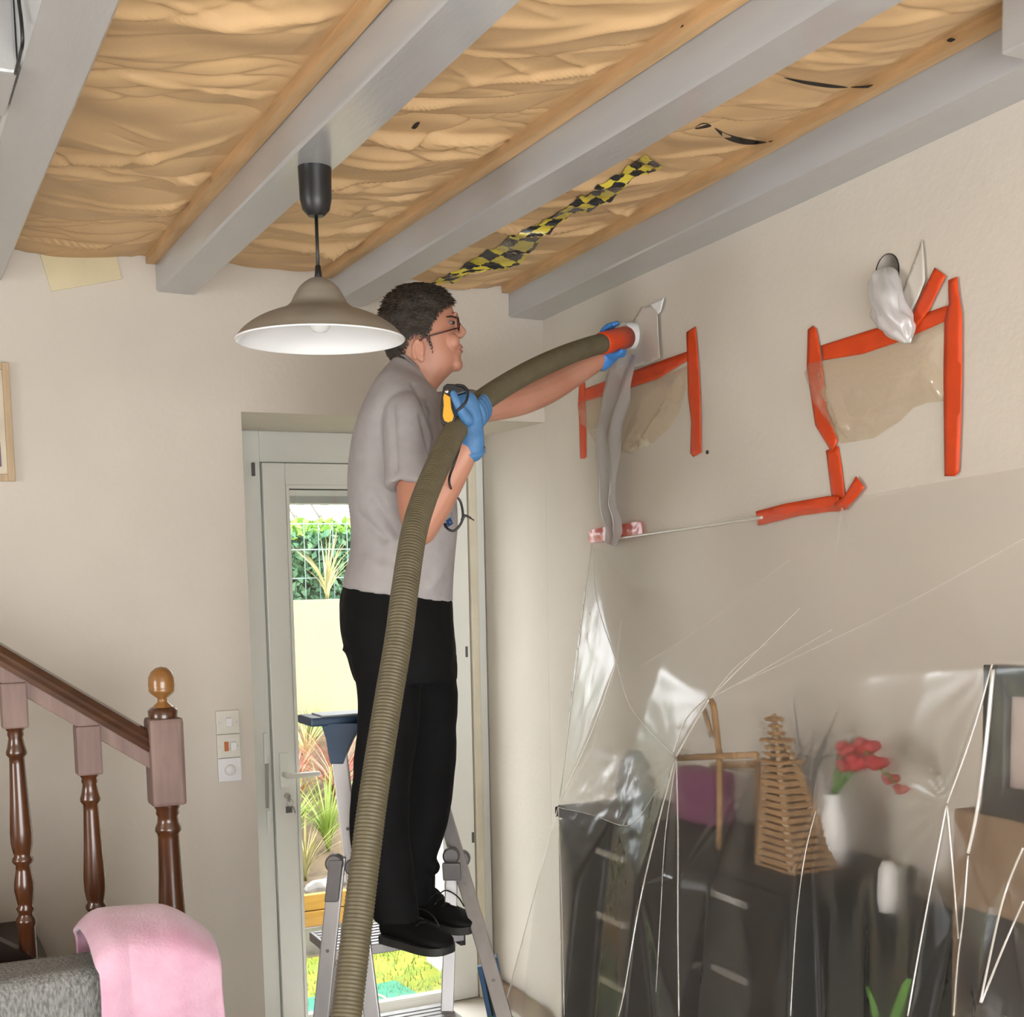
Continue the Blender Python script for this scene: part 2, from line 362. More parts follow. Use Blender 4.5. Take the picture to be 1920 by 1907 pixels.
S(MB().box((-4.0, -1.9, 0), (-1.12, -1.75, H)).box((1.82, -1.9, 0), (2.6, -1.75, H)).box((-1.12, -1.9, 0), (1.82, -1.75, .22)).box((-1.12, -1.9, 2.28), (1.82, -1.75, H)).build('wall_front', M['wall']))
# plinth of pale timber in the corner by the door
S(MB().beam(np.array([2.268, 4.9, .045]), np.array([2.262, 4.42, .045]), (.012, 0, 0), (0, 0, .045)).build('baseboard_right', M['brownbox'], bevel=.003))

# ---- glazed door in its reveal
door = thing('door_1', 'white glazed door with hedge seen through its pane', 'door', (1.75, YD, 0), kind='structure')
DXL, DXR = 1.15, 2.283
mb = MB()
fl = atY(487, 870, YD)[0]; sl = atY(539, 916, YD)[0]; ft = atY(487, 866, YD)[2]; gt = atY(540, 916, YD)[2]
sr_in, sr_out = 2.055, 2.205          # right edge of glass and of sash
mb.box((DXL, YD, 0), (fl, YD+.09, SOF)); mb.box((sr_out, YD, 0), (DXR, YD+.09, SOF)); mb.box((fl, YD, ft), (sr_out, YD+.09, SOF)); mb.box((fl, YD, -.02), (sr_out, YD+.09, .004))
mb.build('door_frame', M['white_pvc'], door, bevel=.004)
mb = MB(); y0 = YD-.018
mb.box((fl+.004, y0, .004), (sl-.012, y0+.07, ft-.004)); mb.box((sr_in+.012, y0, .004), (sr_out-.004, y0+.07, ft-.004))
mb.box((sl-.012, y0, gt+.012), (sr_in+.012, y0+.07, ft-.004)); mb.box((sl-.012, y0, .004), (sr_in+.012, y0+.07, .04))
sash = mb.build('sash', M['white_pvc'], door, bevel=.004)
mb = MB(); b = .012
mb.box((sl-b, y0-.004, .04), (sl, y0+.03, gt+b)); mb.box((sr_in, y0-.004, .04), (sr_in+b, y0+.03, gt+b)); mb.box((sl, y0-.004, gt), (sr_in, y0+.03, gt+b)); mb.box((sl, y0-.004, .04), (sr_in, y0+.03, .04+b))
mb.build('glazing_bead', M['white_pvc'], sash)
mb = MB(); mb.box((sl, y0+.03, .05), (sl+.004, y0+.045, gt)); mb.box((sl, y0+.03, gt-.004), (sr_in, y0+.045, gt)); mb.build('gasket', M['black'], sash)
MB().box((sl, y0+.038, .04), (sr_in, y0+.044, gt)).build('pane', M['glass'], door)
# shutter box seen behind the glass head
zb = atY(560, 944, 5.09)[2]
MB().box((1.3, 5.08, zb+.028), (2.25, 5.2, SOF)).build('shutter_box', M['white_pvc'], door)
MB().box((1.3, 5.075, zb), (2.25, 5.2, zb+.028)).build('shutter_bottom_bar', pmat('grey_bar', (.36, .38, .36), .5), door)
# handle, lock and hinges
hc = atY(533, 1452, y0-.002)
hd = MB().box((hc[0]-.018, y0-.008, hc[2]-.055), (hc[0]+.018, y0, hc[2]+.085)).build('handle_plate', M['white_pvc'], door, bevel=.003)
MB().tube([hc+np.array([0, -.005, 0]), hc+np.array([0, -.05, 0]), hc+np.array([.02, -.058, 0]), hc+np.array([.12, -.058, .0])], [.012, .012, .011, .010], 12, round_end=True).build('lever', M['white_pvc'], hd, True)
kc = atY(538, 1492, y0)
MB().lathe(kc+np.array([0, 0, 0]), [(.001, .012), (.012, .012), (.012, 0)], 20, (0, -1, 0)).build('lock_cylinder', M['chrome'], door, True)
for i, (px, py, h) in enumerate(((475, 880, .05), (874, 1222, .045), (886, 1570, .045))):
    q = atY(px, py, y0+.005); hx = MB().obox(q, (.006, 0, 0), (0, .006, 0), (0, 0, h*.5)).build('screw_hole', M['alu_dark'], door, bevel=.002)
for (px, py, py2) in ((497, 1375, 1432), (500, 1432, 1515), (503, 1520, 1565)):
    a, c_ = atY(px, py, y0-.004), atY(px+1, py2, y0-.004)
    MB().beam(a, c_, (.006, 0, 0), (0, .006, 0)).build('lock_keep', M['white_pvc'] if py != 1432 else M['chrome'], door)
MB().box((2.205, YD-.03, 0), (2.24, YD, SOF-.01)).build('edge_trim', M['cream'], door, bevel=.006)
kr = thing('key_ring', 'steel key in the door lock with small tag hanging below', 'keys', kc+np.array([0, -.014, -.05]))
MB().obox(kc+np.array([.0, -.022, -.008]), (.008, 0, 0), (0, .0015, 0), (0, 0, .014)).build('key', M['chrome'], kr, bevel=.001)
ring = [kc+np.array([.012*math.sin(t)+.006, -.023, -.026+.014*math.cos(t)]) for t in np.linspace(0, 6.283, 20)]
MB().tube(ring, .0015, 6).build('ring', M['chrome'], kr, True)
tq = atY(542, 1518, y0-.02)
MB().obox(tq, (.013, 0, 0), (0, .0015, 0), (0, 0, .013)).build('tag', M['alu_dark'], kr, bevel=.001)
MB().beam(tq+np.array([.015, -.002, .012]), tq+np.array([.024, -.002, -.016]), (.003, 0, 0), (0, .001, 0)).build('spare_key', M['chrome'], kr)

# ---- beams
BE = [(.291, .414), (.885, 1.005), (1.47, 1.585)]
def sweep_beam(name, x0a, x1a, x0b, x1b, ya, yb, label, zb=BZ, n=26, zt=H-.055):
    """x0a..x1a at ya (near), x0b..x1b at yb (far); edges slightly uneven"""
    rg = []
    for k in range(n+1):
        t = k/n; y = ya+(yb-ya)*t; j = lambda s: .0035*float(vnoise((t*9+s*7.3, s, 0), 1, 5))
        x0 = x0a+(x0b-x0a)*t; x1 = x1a+(x1b-x1a)*t; c = .006
        rg.append([(x0+j(1), y, zb+c+j(2)), (x0+c+j(1), y, zb+j(3)), (x1-c+j(4), y, zb+j(5)), (x1+j(4), y, zb+c+j(5)), (x1, y, zt), (x0, y, zt)])
    return tag(MB().rings(rg).build(name, M['beam'], smooth='auto'), label, 'beam')
sweep_beam('ceiling_beam', *BE[0], *BE[0], -1.74, YB+.05, 'grey painted ceiling beam nearest the left edge of the photo')
sweep_beam('ceiling_beam', *BE[1], *BE[1], -1.74, YB+.05, 'grey painted ceiling beam carrying the pendant lamp')
sweep_beam('ceiling_beam', *BE[2], *BE[2], -1.74, YB+.05, 'grey painted ceiling beam beside the checkered tape')
s4 = .066
wallx = lambda y: 2.287-.065*(4.4-y)
sweep_beam('ceiling_beam', 2.149-s4*6.1, wallx(-1.7)+.01, 2.149+s4*.05, wallx(4.45)+.01, -1.7, YB+.05, 'grey painted ceiling beam running tight along the right wall')
q = atZ(25, 222, 2.70)
tag(MB().box((-2.39, atZ(28, 138, 2.70)[1], 2.70), (.2905, q[1], H-.06)).build('trimmer_beam', M['beam'], bevel=.006), 'pale cross beam stub meeting the leftmost beam at the top left corner', 'beam')
q = atZ(1885, 106, 2.70)
tag(MB().box((q[0]-.012, q[1]-.19, 2.70), (wallx(q[1])-.002, q[1], H-.06)).build('trimmer_beam', M['beam'], bevel=.005), 'pale cross beam stub at the top right corner above the right wall', 'beam')
# cable stapled to the first beam's left face
cb = [at(33, -60, 2.72), at(36, 0, 2.76), at(41, 50, 2.8), at(42, 82, 2.83), at(36, 110, 2.87), at(28, 138, 2.9)]
cb = [atX(x, y, .283) for x, y in ((30, -60), (35, 0), (40, 40), (42, 80), (37, 105), (29, 138))]
tag(MB().tube(spline(cb, 20), .0032, 8).build('cable', M['black'], smooth=True), 'thin black cable on the side of the leftmost beam', 'cable')
# battens under the paper edges
BT = 2.80
for x, lab in ((BE[1][0], 'pine batten nailed along the lamp beam'), (BE[2][0], 'pine batten nailed along the beam beside the checkered tape')):
    rg = []
    for k in range(20):
        y = -1.7+(YB+1.69)*k/19; j = .004*float(vnoise((y*2.3, x, 0)))
        rg.append([(x-.036+j, y, BT), (x-.002, y, BT), (x-.002, y, BT+.035), (x-.036+j, y, BT+.035)])
    tag(MB().rings(rg).build('batten', M['pine']), lab, 'batten')
rg = []
for k in range(20):
    y = -1.7+(YB+1.69)*k/19; x = 2.149-s4*(4.4-y); j = .003*float(vnoise((y*2.3, x, 0)))
    rg.append([(x-.030+j, y, BT), (x-.001, y, BT), (x-.001, y, BT+.035), (x-.030+j, y, BT+.035)])
tag(MB().rings(rg).build('batten', M['pine']), 'pine batten nailed along the beam at the right wall', 'batten')

# ---- kraft-faced insulation between the beams
def kraft(x0f, x1f, label, seed, ncr, ymax=YB-.004, zb=2.826, calm=0., sag=.02):
    g = np.random.default_rng(seed); NX, NY = 84, 540
    y = np.linspace(.9, ymax, NY); t = np.linspace(0, 1, NX)
    X = np.array([[x0f(b)+(x1f(b)-x0f(b))*a for a in t] for b in y]); Y = np.repeat(y[:, None], NX, 1)
    P = np.stack([X, Y, np.zeros_like(X)], -1)
    Z = -sag*np.sin(np.pi*t)[None]*(1+.5*vnoise(P, 1.7, seed)) + .012*vnoise(P*np.array([1, 1.6, 1]), 4, seed+1)+.004*vnoise(P, 11, seed+2)
    fade = np.clip((Y-calm)/.5, .25, 1)
    for k in range(ncr):
        cy = g.uniform(1.2, ymax); cx = g.uniform(0, 1); cx = X[0, 0]+cx*.5
        ang = g.normal(.28, .30); L = g.uniform(.12, .38); wd = g.uniform(.010, .034); am = g.uniform(.010, .032)*(1 if g.random() < .6 else -1)
        dx = X-cx; dy = Y-cy; s = dx*math.cos(ang)-dy*math.sin(ang); d = dx*math.sin(ang)+dy*math.cos(ang)+.35*s*s*g.uniform(-1, 1)
        prof = np.exp(-np.abs(d)/wd)*np.where(d > 0, 1., np.exp(-(np.abs(d)/(wd*.5))**2))
        Z += am*prof*np.exp(-(s/L)**2)*fade
    for k in range(36):
        cy = g.uniform(1.6, ymax); cx = X[0, 0]+g.uniform(0, .5); ang = g.normal(.25, .5); L = g.uniform(.04, .14); wd = g.uniform(.004, .011); am = g.uniform(.004, .010)*(1 if g.random() < .5 else -1)
        dx = X-cx; dy = Y-cy; s = dx*math.cos(ang)-dy*math.sin(ang); d = dx*math.sin(ang)+dy*math.cos(ang)
        Z += am*np.exp(-np.abs(d)/wd)*np.exp(-(s/L)**2)*fade
    edge = np.minimum(t, 1-t)[None]; Z = Z*np.clip(edge*9, .12, 1)
    Z = np.maximum(Z, -.06)
    v = np.stack([X, Y, zb+Z], -1).reshape(-1, 3); f = []
    for a in range(NY-1):
        for b in range(NX-1): i = a*NX+b; f.append((i, i+NX, i+NX+1, i+1))
    o = MB(); o.v = [tuple(p) for p in v]; o.f = f
    me = o.mesh('kraft'); ob = finish('kraft_paper_sheet', me, M['kraft'], None, True)
    return tag(ob, label, 'paper sheet', 'kraft paper between the beams'), BVHTree.FromPolygons([tuple(p) for p in v], f)
b4x = lambda y: 2.149-s4*(4.4-y)
K1, T1 = kraft(lambda y: BE[0][1]-.01, lambda y: BE[1][0]-.03, 'creased brown kraft paper left of the lamp beam', 11, 62, calm=2.2)
K2, T2 = kraft(lambda y: BE[1][1]-.01, lambda y: BE[2][0]-.03, 'creased brown kraft paper right of the lamp beam', 23, 60, calm=1.9)
K3, T3 = kraft(lambda y: BE[2][1]-.01, lambda y: b4x(y)-.028, 'torn brown kraft paper nearest the right wall', 31, 56, calm=2.2)
def on_tree(T, x, y, off=.004):
    r = ray(x, y); h = T.ray_cast(Vector(C), Vector(r/np.linalg.norm(r)))
    if h[0] is None: return atZ(x, y, 2.81)
    return np.array(h[0])-r/np.linalg.norm(r)*off
def tear(T, pts, wd, parent, name='tear'):
    """open slit: a dark lens-shaped gap just below the paper"""
    p = spline(pts, 14); up_, lo = [], []
    for k, (x, y) in enumerate(p):
        h = wd*math.sin(math.pi*(k+.4)/(len(p)-.2)); up_.append(on_tree(T, x, y-h)); lo.append(on_tree(T, x, y+h))
    n = len(p); MB().add(up_+lo, [(i, i+1, n+i+1, n+i) for i in range(n-1)]).build(name, M['dark'], parent)
tear(T3, [(1470, 146), (1510, 155), (1560, 162), (1590, 164)], 3.5, K3); tear(T3, [(1595, 164), (1635, 162), (1670, 158)], 2.6, K3)
tear(T3, [(1340, 240), (1362, 256), (1400, 266), (1438, 267)], 6, K3); tear(T3, [(1440, 266), (1465, 263), (1484, 258)], 2.5, K3)
tear(T3, [(1303, 241), (1318, 236), (1334, 236)], 5, K3); tear(T3, [(1775, 76), (1783, 75), (1792, 75)], 4, K3); tear(T3, [(1808, 78), (1816, 77), (1824, 76)], 2.5, K3)
tear(T2, [(772, 240), (780, 236), (787, 230)], 5, K2); tear(T2, [(1276, 52), (1282, 48)], 3, K2)
# checkered tape closing the slit beside the beam
path = [(800, 532, 842, 530), (850, 510, 900, 507), (905, 474, 965, 500), (965, 440, 1020, 445), (1040, 400, 1075, 402), (1100, 362, 1135, 382), (1160, 325, 1195, 332), (1212, 292, 1243, 312)]
sp = spline(path, 120); NV = 8; vv = []; uv = []; g = np.random.default_rng(3)
for k, (a, b, c_, d) in enumerate(sp):
    for j in range(NV+1):
        s = j/NV; x = a+(c_-a)*s; y = b+(d-b)*s
        e = (1 if j in (0, NV) else 0)*5*float(vnoise((k*.33, j, 0), 1, 4))
        p = on_tree(T3, x, y+e, .006); p[2] -= .004*abs(float(vnoise((k*.5, j*.7, 0), 1, 9))); vv.append(p); uv.append((k/120*22, s*2))
ff = [(k*(NV+1)+j, k*(NV+1)+j+1, (k+1)*(NV+1)+j+1, (k+1)*(NV+1)+j) for k in range(119) for j in range(NV)]
o = MB(); o.add(vv, ff); me = o.mesh('tape'); ul = me.uv_layers.new(name='UVMap')
for lp in me.loops: ul.data[lp.index].uv = uv[lp.vertex_index]
tag(finish('check_tape', me, M['check'], None, True), 'crumpled yellow and black checkered tape stuck along torn paper', 'tape')
# foam square on the wall
poly = [atY(x, y, YB-.001) for x, y in ((75, 478), (216, 472), (228, 524), (96, 547))]
tag(MB().prism(poly, (0, -.005, 0)).build('foam_square', M['foam'], bevel=.001), 'pale yellow square stuck on the wall under the paper', 'square')

# ---- pendant lamp
LC = np.array([.958, 2.95, 0.])
la = thing('pendant_lamp', 'taupe enamel pendant lamp with white inside hanging from the beam', 'lamp', (LC[0], LC[1], 2.0))
MB().lathe((LC[0], LC[1], 2.61), [(.001, -.004), (.018, -.002), (.031, .012), (.036, .035), (.037, .07), (.038, .108), (.001, .108)], 28).build('ceiling_cup', M['black'], la, 'auto')
zs = 2.484
MB().tube([(LC[0], LC[1], 2.61), (LC[0], LC[1], zs-.01)], .0042, 8).build('cord', M['black'], la, True)
MB().lathe((LC[0], LC[1], zs-.035), [(.002, .05), (.006, .05), (.008, .03), (.012, 0), (.002, 0)], 16).build('cord_grip', M['black'], la, True)
prof = spline([(.012, .138), (.024, .133), (.043, .118), (.056, .098), (.066, .080), (.084, .067), (.110, .058), (.142, .044), (.172, .024), (.190, .004), (.194, 0)], 46)
RIM = zs-.150
sh = MB().lathe((LC[0], LC[1], RIM), prof, 64).build('shade', M['taupe'], la, True)
pin = [(r-.0022 if r > .01 else r, z-.003) for r, z in prof]
MB().lathe((LC[0], LC[1], RIM), [(prof[-1][0], prof[-1][1]+.0005)]+[(prof[-1][0]-.001, -.002)]+pin[::-1], 64).build('shade_lining', M['lampwhite'], sh, True)
MB().lathe((LC[0], LC[1], RIM+.05), [(.001, .075), (.02, .07), (.02, .03), (.001, .03)], 20).build('bulb_holder', M['white_plastic'], la, 'auto')
MB().lathe((LC[0], LC[1], RIM+.015), [(.001, 0), (.016, .004), (.026, .018), (.027, .032), (.018, .055), (.013, .07)], 20).build('bulb', M['lampwhite'], la, True)

# ---- framed picture cut by the left edge
p0 = atY(15, 682, YB); p1 = atY(29, 903, YB); xr = (p0[0]+p1[0])/2; fr = thing('picture_frame', 'pale oak framed picture on the wall at the left edge', 'picture', (xr-.2, YB-.02, p1[2]))
def pic(xr, zb, zt, wd, y, parent):
    b = .021
    for lo, hi in (((xr-b, y-.018, zb), (xr, y, zt)), ((xr-wd, y-.018, zb), (xr-wd+b, y, zt)), ((xr-wd+b, y-.018, zt-b), (xr-b, y, zt)), ((xr-wd+b, y-.018, zb), (xr-b, y, zb+b))):
        MB().box(lo, hi).build('frame_bar', M['oakframe'], parent, bevel=.002)
pic(xr, p1[2], p0[2], .34, YB-.001, fr)
MB().box((xr-.32, YB-.008, p1[2]+.02), (xr-.02, YB-.002, p0[2]-.02)).build('mount', M['mount'], fr)
MB().box((xr-.30, YB-.010, p1[2]+.045), (xr-.038, YB-.008, p0[2]-.07)).build('print', M['art'], fr)
MB().obox((xr-.06, YB-.0105, p1[2]+.12), (.022, 0, .01), (0, .0004, 0), (-.004, 0, .009)).build('print_white_patch', M['paper'], fr)  # white patch belonging to the abstract print

# ---- three wall switches
q0 = atY(403, 1333, YB); q1 = atY(447, 1331, YB); wsw = q1[0]-q0[0]; hs = .0815
def plate(i, label, mat):
    zt = q0[2]-i*hs; t = thing('wall_switch', label, 'switch', (q0[0]+wsw/2, YB, zt-hs))
    pl = MB().box((q0[0], YB-.011, zt-hs+.001), (q1[0], YB-.0005, zt)).build('plate', mat, t, bevel=.003); return t, np.array([q0[0]+wsw/2, YB-.011, zt-hs/2])
t, c = plate(0, 'cream single rocker switch, top of the three wall plates', M['plate'])
MB().obox(c+np.array([.002, -.004, .002]), (.010, 0, 0), (0, .005, .002), (0, 0, .014)).build('rocker', M['plate_white'], t, bevel=.002)
for s in (-1, 1): MB().lathe(c+np.array([s*.03, 0, 0]), [(.0001, .001), (.0035, .001), (.0035, 0)], 10, (0, -1, 0)).build('screw', M['chrome'], t)
t, c = plate(1, 'cream switch with amber neon, middle of the three wall plates', M['plate'])
MB().obox(c+np.array([-.009, -.002, .0]), (.007, 0, 0), (0, .003, 0), (0, 0, .016)).build('neon_lens', M['amber'], t, bevel=.001)
MB().obox(c+np.array([.014, -.004, .001]), (.010, 0, 0), (0, .005, .002), (0, 0, .014)).build('rocker', M['plate_white'], t, bevel=.002)
for s in (-1, 1): MB().lathe(c+np.array([s*.031, 0, 0]), [(.0001, .001), (.0035, .001), (.0035, 0)], 10, (0, -1, 0)).build('screw', M['chrome'], t)
t, c = plate(2, 'white dimmer with round knob, lowest of the three wall plates', M['plate_white'])
MB().lathe(c, [(.0001, .014), (.015, .013), (.018, .009), (.019, 0)], 28, (0, -1, 0)).build('knob', M['plate_white'], t, True)

# ================================================================== STAIR RAIL, SOFA
YS = 3.62
ND = lambda x, y: atY(x, y, YS)
rail = thing('stair_railing', 'varnished wooden stair railing with turned balusters and acorn newel', 'railing', (ND(308, 1400)[0], YS, 0))
nx = ND(310, 1430)[0]
zpx = lambda y: atY(310, y, YS)[2]
k = 1.0
def bal(prof_px, xc, x_img, parent, name, mat, n=28):
    """turned profile given as (half-width px, image y)"""
    pr = []
    for hw, yy in prof_px:
        P = atY(x_img, yy, YS); D = (P-C)@F; pr.append((max(hw*D/FPX, .0008), P[2]))
    pr = pr[::-1]
    return MB().lathe((xc, YS, 0), pr, n).build(name, mat, parent, True)
# newel: square block, turned shaft, acorn
zt, zb_ = zpx(1345), zpx(1508); hw = .046
nb = MB().box((nx-hw, YS-hw, zb_), (nx+hw, YS+hw, zt)).build('newel_post', M['wood_dull'], rail, bevel=.010)
bal([(2, 1323), (22, 1326), (28, 1332), (27, 1345)], nx, 306, nb, 'newel_cap', M['wood'])
bal([(1, 1250), (10, 1252), (19, 1259), (24, 1270), (25, 1284), (24, 1291), (25, 1293), (22, 1299), (15, 1305), (9, 1309), (9, 1316), (16, 1322), (20, 1326)], nx, 303, nb, 'acorn_finial', M['acorn'])
bal([(24, 1506), (24, 1512), (21, 1517), (22, 1524), (19, 1530), (20, 1541), (24, 1550), (25, 1556), (21, 1562), (20, 1570), (22, 1640), (25, 1700), (26.5, 1725), (25, 1742), (28, 1747), (28, 1753), (22, 1760), (30, 1790), (30, 1800), (34, 1810), (34, 1990)], nx, 318, nb, 'turned_shaft', M['wood'])
MB().lathe((nx-.012, YS-hw, zpx(1420)), [(.0005, .002), (.006, .002), (.006, 0)], 14, (0, -1, 0)).build('dowel_plug', M['wood_dull'], nb)
# handrail: sloped moulded rail
ra = ND(283, 1403); slope = (ND(0, 1238)[2]-ra[2])/(ND(0, 1238)[0]-ra[0])
far = np.array([ra[0]-1.6, YS, ra[2]-1.6*slope]); near_ = np.array([nx-hw+.002, YS, ra[2]+(nx-hw+.002-ra[0])*slope])
dirv = near_-far; dirv /= np.linalg.norm(dirv); upv = np.cross(dirv, [0, 1, 0]); upv = upv if upv[2] > 0 else -upv
cross = [(-.030, .0), (-.034, .012), (-.028, .022), (-.031, .030), (-.020, .046), (0, .052), (.020, .046), (.031, .030), (.028, .022), (.034, .012), (.030, 0)]
MB().rings([[p+np.array([0, a, 0])+upv*(b-.012) for a, b in cross] for p in (far, near_)]).build('handrail', M['wood_rail'], rail, 'auto')
MB().beam(far-upv*.030, near_+dirv*.035-upv*.030, (0, .022, 0), upv*.019).build('under_rail', M['wood_dull'], rail, bevel=.003)
def baluster(xi, yt, parent):
    xc = ND(xi, yt)[0]; zt = near_[2]+(xc-near_[0])*slope-.02; d = yt-1360
    zb2 = atY(xi+2, 1364+d, YS)[2]; h = .032
    b = MB().box((xc-h, YS-h, zb2), (xc+h, YS+h, zt-.02)).build('baluster', M['wood_dull'], parent, bevel=.005)
    shp = [(18, 1362), (17, 1366), (14, 1370), (15, 1376), (13, 1382), (16, 1398), (19, 1408), (19, 1413), (14, 1419), (14, 1430), (17, 1500), (20.5, 1560), (20, 1580), (17, 1596), (15, 1604), (19, 1609), (19, 1615), (13, 1622), (14, 1632), (18, 1655), (18.5, 1668), (15, 1690), (13, 1698), (17, 1703), (14, 1710), (13, 1716), (18, 1722), (19, 1730), (16, 1738), (16, 1800), (20, 1806), (20, 1812)]
    bal([(w_, y_+d) for w_, y_ in shp], xc, xi+18, b, 'turned_spindle', M['wood']); return b
baluster(167, 1447, rail); baluster(28, 1360, rail)
xb = ND(-112, 1275)[0]; baluster(-112, 1275, rail)
# stair: dark stringer and treads climbing to the left behind the rail
st = thing('staircase', 'dark wooden staircase climbing left behind the railing', 'staircase', (ND(40, 1800)[0], YS, 0))
z_s = ND(60, 1800)[2]; x_s = ND(75, 1805)[0]
MB().prism([(x_s+.03, YS-.03, z_s-.02), (x_s+.03, YS-.03, 0), (x_s-1.9, YS-.03, 0), (x_s-1.9, YS-.03, z_s+1.93*abs(slope))], (0, .06, 0)).build('stringer', M['wood_dark'], st)
for i in range(5):
    MB().box((x_s-.25-i*.27, YS+.03, z_s-.12+i*.18), (x_s+.05-i*.27, YB-.005, z_s-.08+i*.18)).build('tread', M['wood_dark'], st, bevel=.004)
MB().box((x_s-.2, YS-.03, 0), (nx-.055, YB-.005, .5)).build('landing', M['wood_dark'], st)
# sofa back
ST = np.array([at(0, 1815, 3.0), at(155, 1800, 3.0)]); yS = 3.08; zS = .925
so = thing('sofa', 'grey woven sofa in front of the stair railing', 'sofa', (-.2, yS-.3, 0))
def soft(lo, hi, name, mat, parent, r=.05, amp=.006, seed=1):
    bm = bmesh.new(); bmesh.ops.create_cube(bm, size=1)
    for v in bm.verts: v.co = Vector([(lo[i]+hi[i])/2+v.co[i]*(hi[i]-lo[i]) for i in range(3)])
    bmesh.ops.bevel(bm, geom=list(bm.edges), offset=r, segments=5, affect='EDGES', profile=.5)
    bmesh.ops.subdivide_edges(bm, edges=[e for e in bm.edges if e.calc_length() > .12], cuts=6, use_grid_fill=True)
    for v in bm.verts:
        p = np.array(v.co); v.co = Vector(p+np.array([vnoise(p, 5, seed), vnoise(p, 5, seed+1), vnoise(p, 5, seed+2)])*amp)
    me = bpy.data.meshes.new(name); bm.to_mesh(me); bm.free(); return finish(name, me, mat, parent, True)
soft((-1.5, yS-.10, .15), (.66, yS+.12, zS), 'backrest', M['sofa'], so, .045)
soft((-1.5, yS-.95, .12), (.70, yS-.08, .42), 'seat', M['sofa'], so, .05)
soft((.405, yS-.085, zS-.06), (.645, yS+.105, zS+.066), 'headrest', M['sofa'], so, .05, .003)
for x in (-1.42, .6): MB().box((x-.03, yS-.9, 0), (x+.03, yS-.84, .13)).build('leg', M['wood_dark'], so); MB().box((x-.03, yS, 0), (x+.03, yS+.06, .16)).build('leg', M['wood_dark'], so)
# pink blanket thrown over the end of the backrest
def blanket():
    NU, NW = 70, 60; v = []
    P_ = spline([(157, 1958), (155, 1880), (154, 1800), (162, 1768), (176, 1752)], 20)
    for i in range(NU+1):
        u = i/NU; x = .392+u*.262
        top = zS+.085-.05*max(0, (u-.62)/.38)**1.6-.03*max(0, (.18-u)/.18)**2
        for j in range(NW+1):
            t = j/NW*2-1                                    # -1 front hem .. 1 back hem
            s = abs(t); over = min(1, s/.28)
            yy = yS+.01+math.copysign(1, t)*(.165*math.sin(over*math.pi/2))
            zz = top-.05*(1-math.cos(over*math.pi/2)) - max(0, s-.28)*.62
            p = np.array([x+.035*max(0, (u-.75)/.25)*max(0, s-.2), yy, zz])
            fold = .012*float(vnoise((u*5+s, t*1.2, 0), 1, 6))*min(1, s*2.2)
            p[1] += math.copysign(fold, t); p += .010*np.array([vnoise(p, 9, 1)*.3, vnoise(p, 9, 2), vnoise(p, 9, 3)])
            v.append(p)
    f = [(i*(NW+1)+j, (i+1)*(NW+1)+j, (i+1)*(NW+1)+j+1, i*(NW+1)+j+1) for i in range(NU) for j in range(NW)]
    ob = MB().add(v, f).build('blanket', M['pink'], None, True)
    m = ob.modifiers.new('t', 'SOLIDIFY'); m.thickness = .012; m.offset = 1
    return tag(ob, 'pink fleece blanket draped over the end of the grey sofa', 'blanket')
blanket()
# ================================================================== LADDER
def to_floor(a, b, z=0.):
    a, b = np.asarray(a), np.asarray(b); t = (z-a[2])/(b[2]-a[2]); return a+(b-a)*t
lad = thing('stepladder', 'aluminium stepladder with dark blue tool tray under the worker', 'ladder', (1.25, 3.35, 0))
def stile(a, b, name='stile', w_=.021, h_=.013):
    d = b-a; d = d/np.linalg.norm(d); wv = np.cross(d, F); wv /= np.linalg.norm(wv); hv = np.cross(d, wv)
    o = MB().beam(a, b, wv*w_, hv*h_).build(name, M['alu'], lad, bevel=.003)
    for t in (.25, .45, .65):
        p = a+(b-a)*t-F*(h_+.001); MB().lathe(p+hv*0, [(.0003, .002), (.005, .002), (.005, 0)], 10, -F).build('rivet', M['alu_dark'], o)
    return o
PZ = .765; LZ = .535
R0 = at(812, 1450, 3.99); R1 = at(946, 1907, 3.64); RF = to_floor(R0, R1); stile(R0, RF)
L0 = at(634, 1606, 3.56); L1 = at(602, 1907, 3.60); LF = to_floor(L0, L1); stile(L0, LF)
HL0 = at(634, 1398, 3.66); HL1 = at(672, 1700, 3.66); stile(HL0, to_floor(HL0, HL1, .40), 'handrail_stile', .022, .014)
VR0 = at(848, 1612, 3.86); VR1 = at(838, 1900, 3.80); stile(VR0, to_floor(VR0, VR1), 'rear_stile', .018, .012)
VL0 = at(668, 1640, 3.80); VL1 = at(640, 1800, 3.82); stile(VL0, to_floor(VL0, VL1), 'rear_stile', .016, .012)
for px, py, D, nm in ((628, 1618, 3.55, 'hinge'), (664, 1625, 3.66, 'hinge'), (846, 1604, 3.83, 'hinge'), (866, 1610, 3.88, 'hinge')):
    MB().lathe(at(px, py, D)+F*.02, [(.0005, .045), (.020, .045), (.025, .038), (.025, 0), (.0005, 0)], 20, -F).build(nm, M['alu_dark'], lad, 'auto')
MB().beam(at(631, 1612, 3.54), at(622, 1690, 3.55), RT*.018, F*.02).build('hinge_bracket', M['alu_dark'], lad, bevel=.004)
MB().beam(at(846, 1618, 3.78), at(848, 1650, 3.79), RT*.026, F*.02).build('hinge_bracket', M['alu_dark'], lad, bevel=.004)
